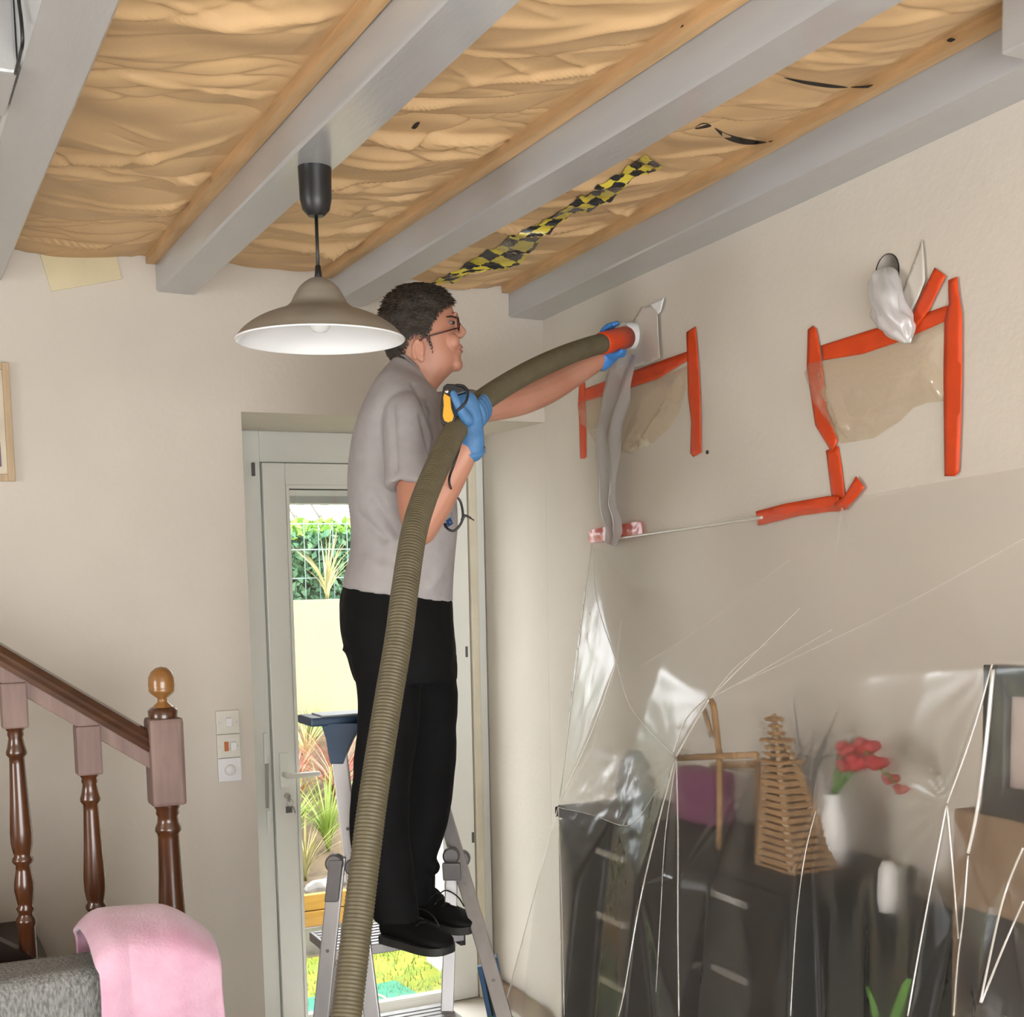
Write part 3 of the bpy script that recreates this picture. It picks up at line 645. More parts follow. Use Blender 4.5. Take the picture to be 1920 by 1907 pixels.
def tread(x0, x1, y0, y1, z, name):
    o = MB().box((x0, y0, z-.028), (x1, y1, z-.002)).build(name, M['alu'], lad, bevel=.003)
    n = int((y1-y0)/.028)
    for i in range(n):
        yy = y0+.014+i*.028; MB().box((x0+.012, yy-.006, z-.002), (x1-.012, yy+.006, z)).build('grip_rib', M['alu'], o)
    for x in (x0, x1): MB().box((x-.008, y0+.01, z-.045), (x+.008, y0+.06, z+.002)).build('end_cap', M['black'], o, bevel=.002)
    return o
tread(1.08, 1.475, 3.395, 3.62, PZ, 'platform')
tread(1.02, 1.440, 3.05, 3.485, LZ, 'step')
tread(.99, 1.50, 2.95, 3.10, .27, 'step')
for p in (RF, LF): MB().obox(p+np.array([0, 0, .02]), (.03, 0, 0), (0, .025, 0), (0, 0, .02)).build('foot', M['blue_plastic'], lad, bevel=.004)
tz = 1.392
tr = MB().box((1.062, 3.47, tz-.012), (1.40, 3.60, tz+.012)).build('tool_tray', M['blue_plastic'], lad, bevel=.006)
MB().box((1.10, 3.485, tz+.010), (1.38, 3.585, tz+.016)).build('tray_mat', pmat('tray_grey', (.3, .32, .36), .4), tr, bevel=.002)
ca = at(612, 1362, 3.645); cb_ = at(634, 1425, 3.655)
MB().rings([[c_+RT*(s*w_)+F*(t*.018) for s, t in ((-1, -1), (1, -1), (1, 1), (-1, 1))] for c_, w_ in ((at(642, 1356, 3.65), .058), (at(638, 1385, 3.655), .038), (at(634, 1412, 3.66), .026), (at(633, 1432, 3.66), .018))]).build('tray_bracket', M['blue_plastic'], tr, bevel=.003)
# folded work platform leaning in the corner
bx = thing('folded_step_stool', 'dark blue and black folded stool leaning beside the ladder', 'stool', atZ(930, 1907, .02))
a, b = at(905, 1797, 4.3), at(930, 1920, 4.25); d = (b-a)/np.linalg.norm(b-a); wv = np.cross(d, F); wv /= np.linalg.norm(wv)
if wv@RT < 0: wv = -wv
b = to_floor(a, b, .02)
a2 = a+wv*.022; b2 = b+wv*.022
MB().beam(a2+d*.06, b2-d*.12, wv*.026, F*.03).build('panel', M['black'], bx, bevel=.004)
MB().beam(a2, a2+d*.06, wv*.027, F*.032).build('end_cap', M['blue_mid'], bx, bevel=.004)
MB().beam(a2+d*.178, a2+d*.235, wv*.027, F*.032).build('band', M['blue_mid'], bx, bevel=.004)
MB().beam(a2-wv*.036+d*.02, b2-wv*.036, wv*.008, F*.02).build('rail', M['blue_mid'], bx, bevel=.003)
lq = atZ(925, 1960, .0)
tag(MB().obox(at(935, 1912, 4.2)+np.array([0, 0, -.03]), (.06, 0, 0), (0, .05, 0), (0, 0, .03)).build('lime_tub', M['green_bright'], bevel=.01), 'small lime green tub on the floor by the sheet', 'tub')

# ================================================================== HOSE
HP = [(600, 2300, 2.35), (628, 2080, 2.44), (650, 1900, 2.51), (674, 1700, 2.59), (699, 1500, 2.67), (727, 1320, 2.76), (747, 1200, 2.82), (760, 1100, 2.88), (776, 1000, 2.96), (797, 930, 3.06), (827, 860, 3.18), (849, 815, 3.27), (874, 780, 3.37), (905, 751, 3.48), (950, 721, 3.60), (1000, 693, 3.72), (1050, 670, 3.84), (1100, 652, 3.95), (1130, 644, 4.02)]
hc_ = spline([at(*p) for p in HP], 400)
extra = [hc_[0]+np.array([-.03, -.12, -.35]), hc_[0]+np.array([-.1, -.4, -.75]), np.array([hc_[0][0]-.3, hc_[0][1]-.9, .034]), np.array([hc_[0][0]-.5, hc_[0][1]-1.3, .034])]
allp = np.concatenate([spline(extra[::-1]+[hc_[0]], 120)[:-1], hc_])
seg = np.r_[0, np.cumsum(np.linalg.norm(np.diff(allp, axis=0), axis=1))]
LEN = seg[-1]; HR = .0305; pitch = .0080; step = pitch/6; sN = np.arange(0, LEN, step)
pts = np.stack([np.interp(sN, seg, allp[:, i]) for i in range(3)], -1)
ph = (sN % pitch)/pitch
rad = HR-.0017+.0017*np.clip(np.sin(ph*2*np.pi)*1.3+.5, 0, 1)
ho = thing('hose', 'olive ribbed blowing hose running from the floor to the wall hole', 'hose', (pts[0][0], pts[0][1], 0))
MB().tube(pts, list(rad), 22).build('ribbed_tube', M['hose'], ho, True)
ce = hc_[-1]; ax = HOLE1+WN*.01-ce; ax /= np.linalg.norm(ax); la_ = np.linalg.norm(HOLE1-ce)
MB().lathe(ce-ax*.01, [(HR*.98, 0), (HR+.003, .002), (HR+.004, .03), (HR+.005, .08), (HR+.0045, la_-.045), (HR, la_-.045)], 30, ax).build('orange_taped_cuff', M['orange'], ho, True)
MB().lathe(HOLE1-WN*.01, [(HR-.002, .052), (HR+.010, .052), (HR+.011, .03), (HR+.011, -.05)], 30, WN).build('nozzle_sleeve', M['white_plastic'], ho, 'auto')

# ================================================================== WORKER
A = np.array([.931, -.364, 0.]); V = np.array([.364, .931, 0.])       # A: the way he faces, V: away from the camera
def ring(xl, xr, y, D, b, tilt=0., n=36, e=2.2, dz=0.):
    c = at((xl+xr)/2, y, D); a = (xr-xl)/2*D/FPX; out = []
    for t in np.linspace(0, 2*math.pi, n, endpoint=False):
        ct, s_ = math.cos(t), math.sin(t); f = lambda v: math.copysign(abs(v)**(2/e), v)
        out.append(c+A*a*f(ct)+V*b*f(s_)-Zv*tilt*f(ct))
    return out
def loft(rows, n=36, m=None, e=2.2):
    R_ = spline(rows, m or len(rows)*5); mb = MB(); mb.rings([ring(*r[:5], r[5], n, e) for r in R_]); return mb
per = thing('person', 'man in grey T-shirt and black trousers on a ladder holding the hose', 'person', at(760, 1770, 3.6)*np.array([1, 1, 0])+np.array([0, 0, PZ]))
D0 = 3.68
# ---- body skin: head, neck, arms in one surface
HEAD = [(764, 806, 537, D0, .030, 0), (746, 824, 543, D0, .052, 0), (729, 838, 557, D0, .067, 0), (720, 848, 576, D0, .074, 0), (715, 853, 600, D0, .0765, 0), (715, 855, 622, D0, .0755, 0), (719, 857, 642, D0, .072, 0),
        (727, 860, 658, D0, .068, 0), (736, 863, 673, D0, .062, 0), (744, 858, 688, D0, .056, 0), (748, 846, 700, D0, .053, 0), (750, 832, 714, D0, .053, 0), (750, 818, 732, D0, .055, 0), (748, 804, 760, D0, .060, 0), (750, 800, 790, D0, .060, 0)]
skin = loft(HEAD, 44, 70, 2.15)
def blob(px, py, D, rx, rv, rz): skin.ellipsoid(at(px, py, D), A*rx, V*rv, Zv*rz)
def chain(mb, pts, r, n=14, flat=None): mb.tube(spline([at(*p) for p in pts], len(pts)*5), list(spline([[q] for q in r], len(pts)*5)[:, 0]), n, True, flat, True)
chain(skin, [(853, 600, D0), (861, 613, D0), (868, 622, D0)], [.008, .0095, .0105])           # nose
blob(862, 629, D0, .012, .016, .009)
blob(853, 594, D0, .010, .05, .010)                                                            # brow ridge
blob(859, 650, D0, .012, .024, .009); blob(858, 661, D0, .012, .024, .010)                     # mouth
blob(852, 672, D0, .019, .032, .022); blob(855, 684, D0, .020, .028, .019); blob(848, 640, D0-.035, .022, .016, .022); blob(848, 640, D0+.035, .022, .016, .022)   # chin, cheeks
for s in (-1, 1):                                                                              # ears
    De = D0+s*.076
    pts_ = [at(787+9*math.cos(t)-3, 656-18*math.sin(t), De+s*.004) for t in np.linspace(-.3, 4.2, 14)]
    skin.tube(pts_, .0058, 8, True, None, True); skin.ellipsoid(at(786, 657, De-s*.002), A*.015, V*.008, Zv*.024); skin.ellipsoid(at(791, 673, De+s*.001), A*.009, V*.006, Zv*.011)
# arms
chain(skin, [(768, 815, 3.49), (771, 860, 3.47), (776, 950, 3.43), (788, 992, 3.40)], [.040, .043, .042, .042])
chain(skin, [(788, 992, 3.40), (815, 948, 3.385), (846, 895, 3.365), (876, 845, 3.345), (882, 825, 3.34)], [.044, .044, .039, .030, .029])
chain(skin, [(800, 775, 3.86), (880, 768, 3.90), (950, 757, 3.95), (985, 748, 3.98)], [.042, .045, .045, .045])
chain(skin, [(985, 748, 3.98), (1030, 728, 4.03), (1080, 700, 4.08), (1128, 672, 4.11)], [.045, .045, .038, .029])
body = voxel(skin, 'body', M['skin'], per, .0042, 3)
# ---- face details
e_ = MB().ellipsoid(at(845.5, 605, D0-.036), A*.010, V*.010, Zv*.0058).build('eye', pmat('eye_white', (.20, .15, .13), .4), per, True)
MB().ellipsoid(at(849, 605, D0-.038), A*.0062, V*.0065, Zv*.0050).build('iris', M['black'], e_, True)
e2 = MB().ellipsoid(at(846, 607, D0+.034), A*.011, V*.011, Zv*.010).build('eye', pmat('eye_white_b', (.75, .72, .68), .2), per, True)
MB().tube([at(838, 594, D0-.058), at(847, 593, D0-.050), at(856, 596, D0-.030)], [.0018, .0026, .0018], 8, round_end=True).build('eyebrow', M['hair'], per, True)
MB().ellipsoid(at(862.5, 651, D0), A*.0085, V*.019, Zv*.0045).build('upper_lip', M['lip'], per, True)
MB().ellipsoid(at(862.5, 659, D0), A*.0085, V*.017, Zv*.0050).build('lower_lip', M['lip'], per, True)
# ---- hair: shell over the skull
hp = [(856, 574), (842, 577), (830, 585), (820, 597), (812, 612), (807, 630), (813, 648), (815, 664), (809, 664), (802, 648), (797, 636), (782, 633), (772, 642), (766, 660), (765, 694), (690, 706), (670, 480), (880, 480)]
def inside(p, poly):
    x, y = p; r = False
    for i in range(len(poly)):
        x1, y1 = poly[i]; x2, y2 = poly[i-1]
        if (y1 > y) != (y2 > y) and x < (x2-x1)*(y-y1)/(y2-y1)+x1: r = not r
    return r
HR_ = spline([(r[0], r[1]) + r[2:] for r in HEAD[:11]], 150)
rg = [ring(*r[:5], 0, 150, 2.15) for r in HR_]
V_ = np.array([p for r in rg for p in r]); cen = np.array([np.mean(r, axis=0) for r in rg]); n_ = 150
cc = np.repeat(cen, n_, 0); nd = V_-cc; nd /= np.linalg.norm(nd, axis=1)[:, None]; up_w = np.clip((V_[:, 2]-cen[20][2])/.06, 0, 1)
nd = nd+Zv*up_w[:, None]*.9; nd /= np.linalg.norm(nd, axis=1)[:, None]
back = np.clip(-(V_-cc)@A/.05, 0, 1)
infl = .0065+.004*vnoise(V_, 55, 2)+.004*vnoise(V_, 22, 3)+.006*up_w+.001*back
shortside = np.clip((proj(V_)[:, 1]-600)/60, 0, 1); infl = infl*(1-.45*shortside*(1-back))
VH = V_+nd*infl[:, None]; pj = proj(V_)
keep = np.array([inside(q, hp) for q in pj]); f = []
for a_ in range(149):
    for b_ in range(n_):
        q = (a_*n_+b_, a_*n_+(b_+1) % n_, (a_+1)*n_+(b_+1) % n_, (a_+1)*n_+b_)
        if keep[list(q)].sum() >= 3: f.append(q)
f.append(tuple(range(n_-1, -1, -1)))
hm = MB(); hm.add(VH, f); me = hm.mesh('hair')
hpa = np.array(hp, float); fd = np.full(len(V_), 99.)
for i in range(len(hpa)):
    a_, b_ = hpa[i], hpa[i-1]; t = np.clip(((pj-a_)@(b_-a_))/((b_-a_)@(b_-a_)), 0, 1); fd = np.minimum(fd, np.hypot(*(pj-a_-t[:, None]*(b_-a_)).T))
fd = np.where(keep, fd, -fd); att = me.attributes.new('fade', 'FLOAT', 'POINT'); att.data.foreach_set('value', np.clip(.25+fd/15, 0, 2).astype(np.float32))
ho_ = finish('hair', me, M['hair_fade'], per, True)
gs = np.random.default_rng(12); sm = MB(); cand = np.where(keep & (fd > 8))[0]
for i in gs.choice(cand, 3400):
    p = VH[i]; nn = nd[i]; L_ = gs.uniform(.008, .020)*(1 if pj[i][1] < 590 else .35)
    d_ = A*gs.normal(.55, .5)+V*gs.normal(0, .5)+nn*.55-Zv*.15; d_ /= np.linalg.norm(d_); s_ = np.cross(d_, nn); s_ = s_/(np.linalg.norm(s_)+1e-9)*.0012
    m_ = p-nn*.002+d_*L_*.55+nn*.001; sm.add([p-nn*.003-s_, p-nn*.003+s_, m_+s_*.8, m_-s_*.8, p+d_*L_-nn*.002], [(0, 1, 2, 3), (3, 2, 4)])
st_ = sm.build('hair_strands', M['hair'], ho_, True); st_['kind'] = 'stuff'
# ---- glasses
gl = MB().tube([at(786, 640, D0-.083), at(794, 633, D0-.083), at(826, 624, D0-.079), at(858, 615, D0-.071)], .0022, 8).tube([at(786, 640, D0+.083), at(794, 633, D0+.083), at(858, 615, D0+.071)], .0022, 8)
fc = at(861, 612, D0)
for s in (-1, 1):
    lp = [fc+V*(s*.036+.027*math.cos(t))+Zv*(.017*math.sin(t))+A*(.001-.008*abs(s*.036+.027*math.cos(t))/.06) for t in np.linspace(0, 2*math.pi, 25)]
    gl.tube(lp, .0019, 7)
gl.tube([fc-V*.010+Zv*.005+A*.003, fc+V*.010+Zv*.005+A*.003], .0018, 6)
go = gl.build('glasses', pmat('dark_red_frame', (.05, .012, .010), .35), per, True)
for s in (-1, 1):
    MB().add([fc+V*(s*.036+.026*math.cos(t))+Zv*(.016*math.sin(t))-A*.004 for t in np.linspace(0, 2*math.pi, 24, endpoint=False)], [tuple(range(24))]).build('lens', M['glass'], go)
# ---- T-shirt
TORSO = [(742, 800, 688, D0, .066, .030), (730, 808, 703, D0, .090, .032), (706, 820, 724, D0, .150, .022), (684, 829, 757, D0, .196, .006), (664, 838, 810, D0, .203, 0), (655, 846, 870, D0, .200, 0), (653, 855, 930, D0, .190, 0), (658, 859, 985, D0, .184, 0), (656, 854, 1040, D0, .185, .004), (647, 850, 1085, D0, .188, .016), (643, 849, 1116, D0, .190, .024)]
shm = loft(TORSO, 40, 60, 2.35)
sl_ = spline([at(*p) for p in ((758, 762, 3.56), (764, 790, 3.50), (766, 850, 3.465), (766, 914, 3.45))], 20); shm.tube(sl_, list(spline([[q] for q in (.058, .069, .066, .062)], 20)[:, 0]), 20)
chain(shm, [(770, 765, 3.80), (810, 776, 3.87), (850, 772, 3.89), (880, 768, 3.90)], [.066, .066, .064, .062])
def creases(P):
    pj = proj(P); x, y = pj[:, 0], pj[:, 1]
    near = np.clip((3.6-(P-C)@F)/.08, 0, 1)*1.9
    d = .0025*vnoise(P, 9, 4)+.0015*vnoise(P*np.array([1, 1, .5]), 24, 5)
    for (x0, y0, x1, y1, wd, am) in ((752, 910, 800, 985, 7, -.007), (700, 930, 745, 1000, 9, -.005), (735, 760, 742, 880, 6, -.004), (800, 760, 822, 830, 5, -.006), (790, 780, 806, 850, 4, -.005), (810, 1100, 846, 1045, 8, .005), (830, 1110, 848, 1080, 5, -.004), (665, 960, 720, 1010, 8, -.005), (815, 830, 806, 880, 5, -.005), (690, 1050, 760, 1085, 12, .003), (776, 720, 812, 790, 4, -.004)):
        ux, uy = x1-x0, y1-y0; L2 = ux*ux+uy*uy; t = ((x-x0)*ux+(y-y0)*uy)/L2; tc_ = np.clip(t, 0, 1)
        dd = np.hypot(x-x0-tc_*ux, y-y0-tc_*uy); d = d+am*np.exp(-(dd/wd)**2)*near
    return d
shirt = voxel(shm, 't_shirt', M['shirt'], per, .0060, 5, creases)
tree = BVHTree.FromPolygons([v.co for v in shirt.data.vertices], [p.vertices for p in shirt.data.polygons])
def on_shirt(x, y, off=.0025):
    r = ray(x, y); r = r/np.linalg.norm(r); h = tree.ray_cast(Vector(C), Vector(r))
    return np.array(h[0])-r*off if h[0] is not None else None
def print_strip(poly):
    p = [on_shirt(*q) for q in poly]
    if all(q is not None for q in p): MB().add(p, [tuple(range(len(p)))]).build('chest_print', M['print_blue'], shirt)
for poly in (((836, 976), (845, 970), (850, 982), (841, 988)), ((846, 962), (855, 954), (858, 968), (850, 976)), ((853, 948), (857, 940), (858, 952), (856, 956)), ((832, 985), (838, 980), (840, 988), (834, 990))):
    print_strip(poly)
# collar band
cr_ = [ring(742, 800, 686, D0, .0685, .032, 40), ring(745, 797, 681, D0, .0635, .032, 40), ring(748, 795, 683, D0, .0580, .032, 40), ring(742, 800, 694, D0, .060, .032, 40)]
MB().rings(cr_, False).build('collar', M['shirt'], per, True)
# ---- trousers
tm = loft([(652, 846, 1082, D0, .176, .02), (640, 850, 1125, D0, .186, .01), (639, 852, 1175, D0, .190, 0), (650, 855, 1225, D0, .186, 0), (664, 857, 1275, D0, .170, 0)], 36, 30, 2.4)
NL = [(655, 800, 1225, 3.60, .088, 0), (668, 790, 1300, 3.59, .088, 0), (667, 780, 1380, 3.58, .084, 0), (660, 770, 1450, 3.57, .080, 0), (655, 765, 1530, 3.57, .074, 0), (658, 768, 1590, 3.57, .070, 0), (672, 775, 1640, 3.57, .066, 0), (694, 782, 1690, 3.57, .062, 0), (702, 786, 1725, 3.56, .060, 0)]
FL = [(730, 857, 1225, 3.78, .088, 0), (742, 858, 1300, 3.80, .086, 0), (748, 857, 1400, 3.81, .082, 0), (748, 852, 1470, 3.82, .078, 0), (740, 845, 1530, 3.82, .074, 0), (735, 830, 1580, 3.82, .068, 0), (732, 816, 1620, 3.82, .062, 0), (735, 808, 1665, 3.81, .058, 0), (738, 806, 1695, 3.80, .056, 0)]
for Lg in (NL, FL): tm.rings([ring(*r[:5], 0, 28, 2.1) for r in spline(Lg, 46)])
tm.ellipsoid(at(812, 1625, 3.80), A*.024, V*.04, Zv*.024)                 # bunched cuff
tm.ellipsoid(at(652, 1218, 3.62), A*.016, V*.05, Zv*.006)                 # loose pocket flap
def tcrease(P):
    return .004*vnoise(P*np.array([1, 1, .45]), 13, 8)+.003*vnoise(P*np.array([1, 1, .8]), 26, 9)
voxel(tm, 'trousers', M['trousers'], per, .0075, 4, tcrease)
pass
# ---- shoes
def shoe(heel, toe, name):
    heel = np.asarray(heel, float); toe = np.asarray(toe, float); d = toe-heel; L = np.linalg.norm(d); d /= L; s_ = np.cross(d, Zv); s_ /= np.linalg.norm(s_)
    rows = [(0, .020, .040, .055), (.05, .032, .044, .085), (.18, .038, .045, .105), (.32, .040, .045, .110), (.45, .042, .042, .085), (.6, .047, .040, .066), (.75, .050, .038, .056), (.88, .046, .034, .048), (.96, .034, .03, .040), (1., .016, .026, .032)]
    R_ = spline(rows, 40); rg = []
    for t, w_, _, h in R_:
        c_ = heel+d*L*t; q = []
        for a in np.linspace(0, 2*math.pi, 26, endpoint=False):
            ca, sa = math.cos(a), math.sin(a); f = lambda v: math.copysign(abs(v)**.75, v)
            q.append(c_+s_*w_*f(ca)+Zv*(.018+(h-.018)*(.5+.5*f(sa))))
        rg.append(q)
    sh_ = MB().rings(rg).build(name, M['shoe'], per, True)
    rg = []
    for t, w_, _, h in R_:
        c_ = heel+d*L*t; w2 = w_+.004; rg.append([c_+s_*w2, c_-s_*w2, c_-s_*w2+Zv*.022, c_+s_*w2+Zv*.022])
    MB().rings(rg).build('sole', M['sole'], sh_, 'auto')
    lm = MB()
    for t, h in ((.42, .094), (.50, .082), (.58, .071)):
        lm.tube([heel+d*L*t+s_*.03*k_+Zv*(h+.002-.012*abs(k_)) for k_ in np.linspace(-1, 1, 7)], .0026, 6)
    c_ = heel+d*L*.46+Zv*.093
    lm.tube(spline([c_, c_+d*.03+Zv*.018, c_+d*.075+Zv*.006, c_+d*.10-Zv*.02], 12), .0022, 6)
    lm.build('laces', M['black'], sh_, True)
    chain_top = [heel+d*L*.16+Zv*.08, heel+d*L*.16+Zv*.15]
    MB().tube(chain_top, [.043, .046], 18).build('ankle_collar', M['shoe'], sh_, True)
    return sh_
shoe(atZ(722, 1762, PZ), atZ(834, 1784, PZ)+np.array([-.002, -.03, 0]), 'shoe')
shoe(atZ(772, 1725, PZ)+np.array([0, 0, 0]), atZ(893, 1753, PZ)+np.array([0, .02, 0]), 'shoe')
# ---- gloves
gm = MB()
chain(gm, [(885, 843, 3.34), (884, 815, 3.325), (879, 785, 3.308), (872, 757, 3.30)], [.032, .032, .036, .034], flat=(F/np.linalg.norm(F), .72))
ccx = at(880, 774, 3.385)                                                 # hose centre under the hand
hv_ = at(905, 751, 3.48)-at(849, 815, 3.27); hv_ /= np.linalg.norm(hv_)
e1 = -F-hv_*(-F@hv_); e1 /= np.linalg.norm(e1); e2_ = np.cross(hv_, e1)
if e2_@RT < 0: e2_ = -e2_                                                 # e1 towards camera, e2 to the right
for i, (off, rr_) in enumerate(((-.020, .0088), (-.001, .0095), (.018, .0095), (.036, .0088))):
    base = ccx+hv_*off
    pts_ = [base+(HR+.012)*(e1*math.cos(a)+e2_*math.sin(a)) for a in np.linspace(.35, 3.9-.15*abs(i-1.5), 12)]
    gm.tube(pts_, [rr_*1.15]*4+[rr_]*5+[rr_*.9]*3, 10, True, None, True)
chain(gm, [(876, 788, 3.285), (864, 768, 3.265), (854, 748, 3.258), (850, 738, 3.258)], [.016, .0125, .0105, .009])
gR = voxel(gm, 'glove', M['glove'], per, .0036, 3)
MB().tube([at(886, 847, 3.345), at(885.5, 841, 3.34)], [.0335, .0335], 24, False, (F/np.linalg.norm(F), .8)).build('glove_cuff', M['glove'], gR, True)
gm = MB(); cq = at(1158, 634, 4.09); hv_ = ax; e1 = -F-hv_*(-F@hv_); e1 /= np.linalg.norm(e1); e2_ = np.cross(hv_, e1)
if e2_[2] < 0: e2_ = -e2_                                                 # e2 up
CR = HR+.005
for i, (off, rr_) in enumerate(((-.030, .0085), (-.011, .0095), (.008, .0095), (.027, .009))):
    base = cq+hv_*off
    pts_ = [base+(CR+.0085)*(e1*math.cos(a)+e2_*math.sin(a)) for a in np.linspace(3.6, 1.05+.12*abs(i-1.5), 12)]
    gm.tube(pts_, [rr_*1.15]*4+[rr_]*5+[rr_*.9]*3, 10, True, None, True)
thp = [cq-hv_*.035+(CR+.010)*(e1*math.cos(a)+e2_*math.sin(a)) for a in np.linspace(3.9, 4.75, 8)]
gm.tube(thp, [.013, .0125, .012, .0115, .011, .0105, .010, .009], 10, True, None, True)
pc = cq-F*-.045-Zv*.010
gm.ellipsoid(pc-hv_*.005, hv_*.045, e1*.022, e2_*.044)
gm.tube([at(1128, 676, 4.115), at(1140, 664, 4.12), pc], [.034, .034, .034], 14, True, None, True)
gL = voxel(gm, 'glove', M['glove_bright'], per, .0036, 3)
# ---- remote control in the right hand
rc = thing('remote_control', 'black and yellow remote control held against the hose', 'remote control', at(838, 795, 3.30))
def pill(pts2, D, dd, name, mat, bevel=.002): return MB().prism([at(x, y, D) for x, y in pts2], F*dd).build(name, mat, rc, bevel=bevel)
out_ = [(831, 724), (838, 719), (856, 720), (870, 725), (874, 735), (862, 738), (850, 742), (850, 765), (855, 782), (850, 794), (840, 799), (830, 796), (825, 786), (826, 760), (828, 740)]
pill(out_, 3.262, .024, 'case', M['black'], .003)
pill([(833, 737), (838, 741), (844, 744), (846, 765), (851, 780), (848, 789), (840, 792), (833, 789), (830, 780), (832, 760), (831, 745)], 3.258, .006, 'yellow_face', M['yellow'], .001)
MB().lathe(at(838, 734, 3.259), [(.0003, .004), (.0045, .004), (.006, .001), (.006, -.004)], 14, -F).build('button', M['chrome'], rc, True)
MB().tube(spline([at(856, 722, 3.262), at(869, 724, 3.255), at(877, 734, 3.25), at(875, 750, 3.245), at(867, 762, 3.243), at(856, 771, 3.243)], 24), .0034, 8).build('wrist_loop', M['black'], rc, True)
cab = [(850, 797, 3.265), (858, 806, 3.255), (864, 822, 3.25), (861, 840, 3.245), (852, 868, 3.235), (842, 900, 3.27), (850, 925, 3.38), (863, 940, 3.40), (868, 965, 3.40), (864, 982, 3.40), (852, 995, 3.40), (840, 992, 3.40), (834, 982, 3.41)]
MB().tube(spline([at(*p) for p in cab], 70), .0034, 8).build('cable', M['black'], rc, True)
MB().tube(spline([at(866, 976, 3.40), at(871, 967, 3.40), at(880, 970, 3.40), at(889, 976, 3.40)], 12), [.0042]*5+[.003]*4+[.0018]*3, 8).build('cable_end', M['black'], rc, True)
# ================================================================== RIGHT WALL: TAPE, POCKETS, BAGS
def patch(poly_px, off, name, mat, parent=None, h=.010, bulge=0., crease=None, thick=0., smooth=True, crinkle=0., seed=0, subdiv=None):
    """film or tape lying on the right wall; outline in wall coordinates, with relief normal to the wall"""
    P = [atW(x, y) for x, y in poly_px]; uv = np.array([((p-WP)@WD, p[2]) for p in P])
    lo, hi = uv.min(0), uv.max(0); inner = []
    def seg_d(p):
        d = 9.
        for i in range(len(uv)):
            a, b = uv[i], uv[i-1]; t = np.clip((p-a)@(b-a)/((b-a)@(b-a)+1e-12), 0, 1); d = min(d, np.hypot(*(p-a-(b-a)*t)))
        return d
    for u in np.arange(lo[0]+h/2, hi[0], h):
        for z in np.arange(lo[1]+h/2, hi[1], h):
            p = np.array([u, z])
            if inside(p, [tuple(q) for q in uv]) and seg_d(p) > h*.45: inner.append(p)
    edge = []
    for i in range(len(uv)):
        a, b = uv[i], uv[(i+1) % len(uv)]; n = max(1, int(np.hypot(*(b-a))/h)); edge += [a+(b-a)*k/n for k in range(n)]
    allv = [Vector(p) for p in edge]+[Vector(p) for p in inner]; ne = len(edge)
    r = delaunay_2d_cdt(allv, [(i, (i+1) % ne) for i in range(ne)], [tuple(range(ne))], 1, 1e-6)
    v = []
    for q in r[0]:
        p = np.array(q); d = seg_d(p); w_ = WP+WD*p[0]+Zv*p[1]; hgt = off+bulge*min(1, (d/.05))**.7
        if crinkle: hgt += crinkle*min(1, d/.02)*abs(float(vnoise(w_, 24, seed))+.6*float(vnoise(w_, 60, seed+1)))
        if crease is not None: hgt += crease(p, proj(w_))
        v.append(w_+WN*hgt)
    f = [tuple(t) for t in r[2]]
    o = MB().add(v, f).build(name, mat, parent, smooth)
    if thick: m = o.modifiers.new('t', 'SOLIDIFY'); m.thickness = thick
    return o
tapes = [
 ([(1087, 716), (1091, 713), (1097, 715), (1100, 780), (1100, 857), (1097, 860), (1089, 860), (1087, 790), (1085, 760)], 'short orange tape strip running down beside the hanging grey film', .002),
 ([(1098, 729), (1180, 699), (1291, 659), (1293, 675), (1235, 711), (1176, 730), (1101, 753)], 'orange tape strip sloping across the top of the smaller film pocket', .0035),
 ([(1290, 623), (1307, 612), (1311, 660), (1316, 740), (1318, 848), (1303, 857), (1297, 850), (1299, 790), (1293, 740), (1292, 690)], 'long orange tape strip right of the smaller film pocket', .005),
 ([(1518, 618), (1527, 611), (1534, 617), (1541, 655), (1548, 715), (1552, 765), (1562, 790), (1574, 828), (1563, 849), (1552, 830), (1532, 798), (1524, 745), (1516, 690)], 'orange tape strip on the left side of the larger film pocket', .005),
 ([(1551, 845), (1574, 836), (1580, 870), (1588, 936), (1562, 934)], 'short orange tape strip joining the larger pocket to the sheet top', .0035),
 ([(1542, 648), (1640, 617), (1700, 601), (1778, 573), (1780, 600), (1690, 640), (1620, 664), (1546, 676)], 'orange tape strip across the top of the larger film pocket', .0035),
 ([(1712, 597), (1735, 545), (1757, 502), (1778, 518), (1757, 560), (1748, 580), (1714, 626)], 'orange tape strip rising at a slant above the larger film pocket', .006),
 ([(1783, 526), (1800, 519), (1802, 545), (1809, 590), (1809, 700), (1807, 800), (1803, 885), (1795, 893), (1776, 893), (1775, 800), (1774, 700), (1776, 600), (1784, 570)], 'longest orange tape strip on the right side of the larger pocket', .007),
 ([(1423, 959), (1480, 944), (1560, 930), (1580, 932), (1579, 957), (1500, 968), (1427, 986)], 'orange tape strip holding the top edge of the dust sheet', .010),
 ([(1572, 944), (1590, 932), (1600, 915), (1613, 893), (1629, 914), (1612, 935), (1594, 954), (1574, 961)], 'short orange tape tail curling up beside the sheet top', .012),
]
for poly, lab, off in tapes: tag(patch(poly, off, 'orange_tape', M['orange'], h=.012, crinkle=.0015, thick=.0008, seed=len(lab)), lab, 'tape', 'orange tape strips')
tag(patch([(1109, 1000), (1112, 994), (1140, 988), (1209, 977), (1211, 1002), (1160, 1011), (1109, 1018)], .012, 'clear_red_tape', M['film_red'], h=.008, crinkle=.006, seed=4), 'shiny half-clear red tape at the left end of the sheet top', 'tape')
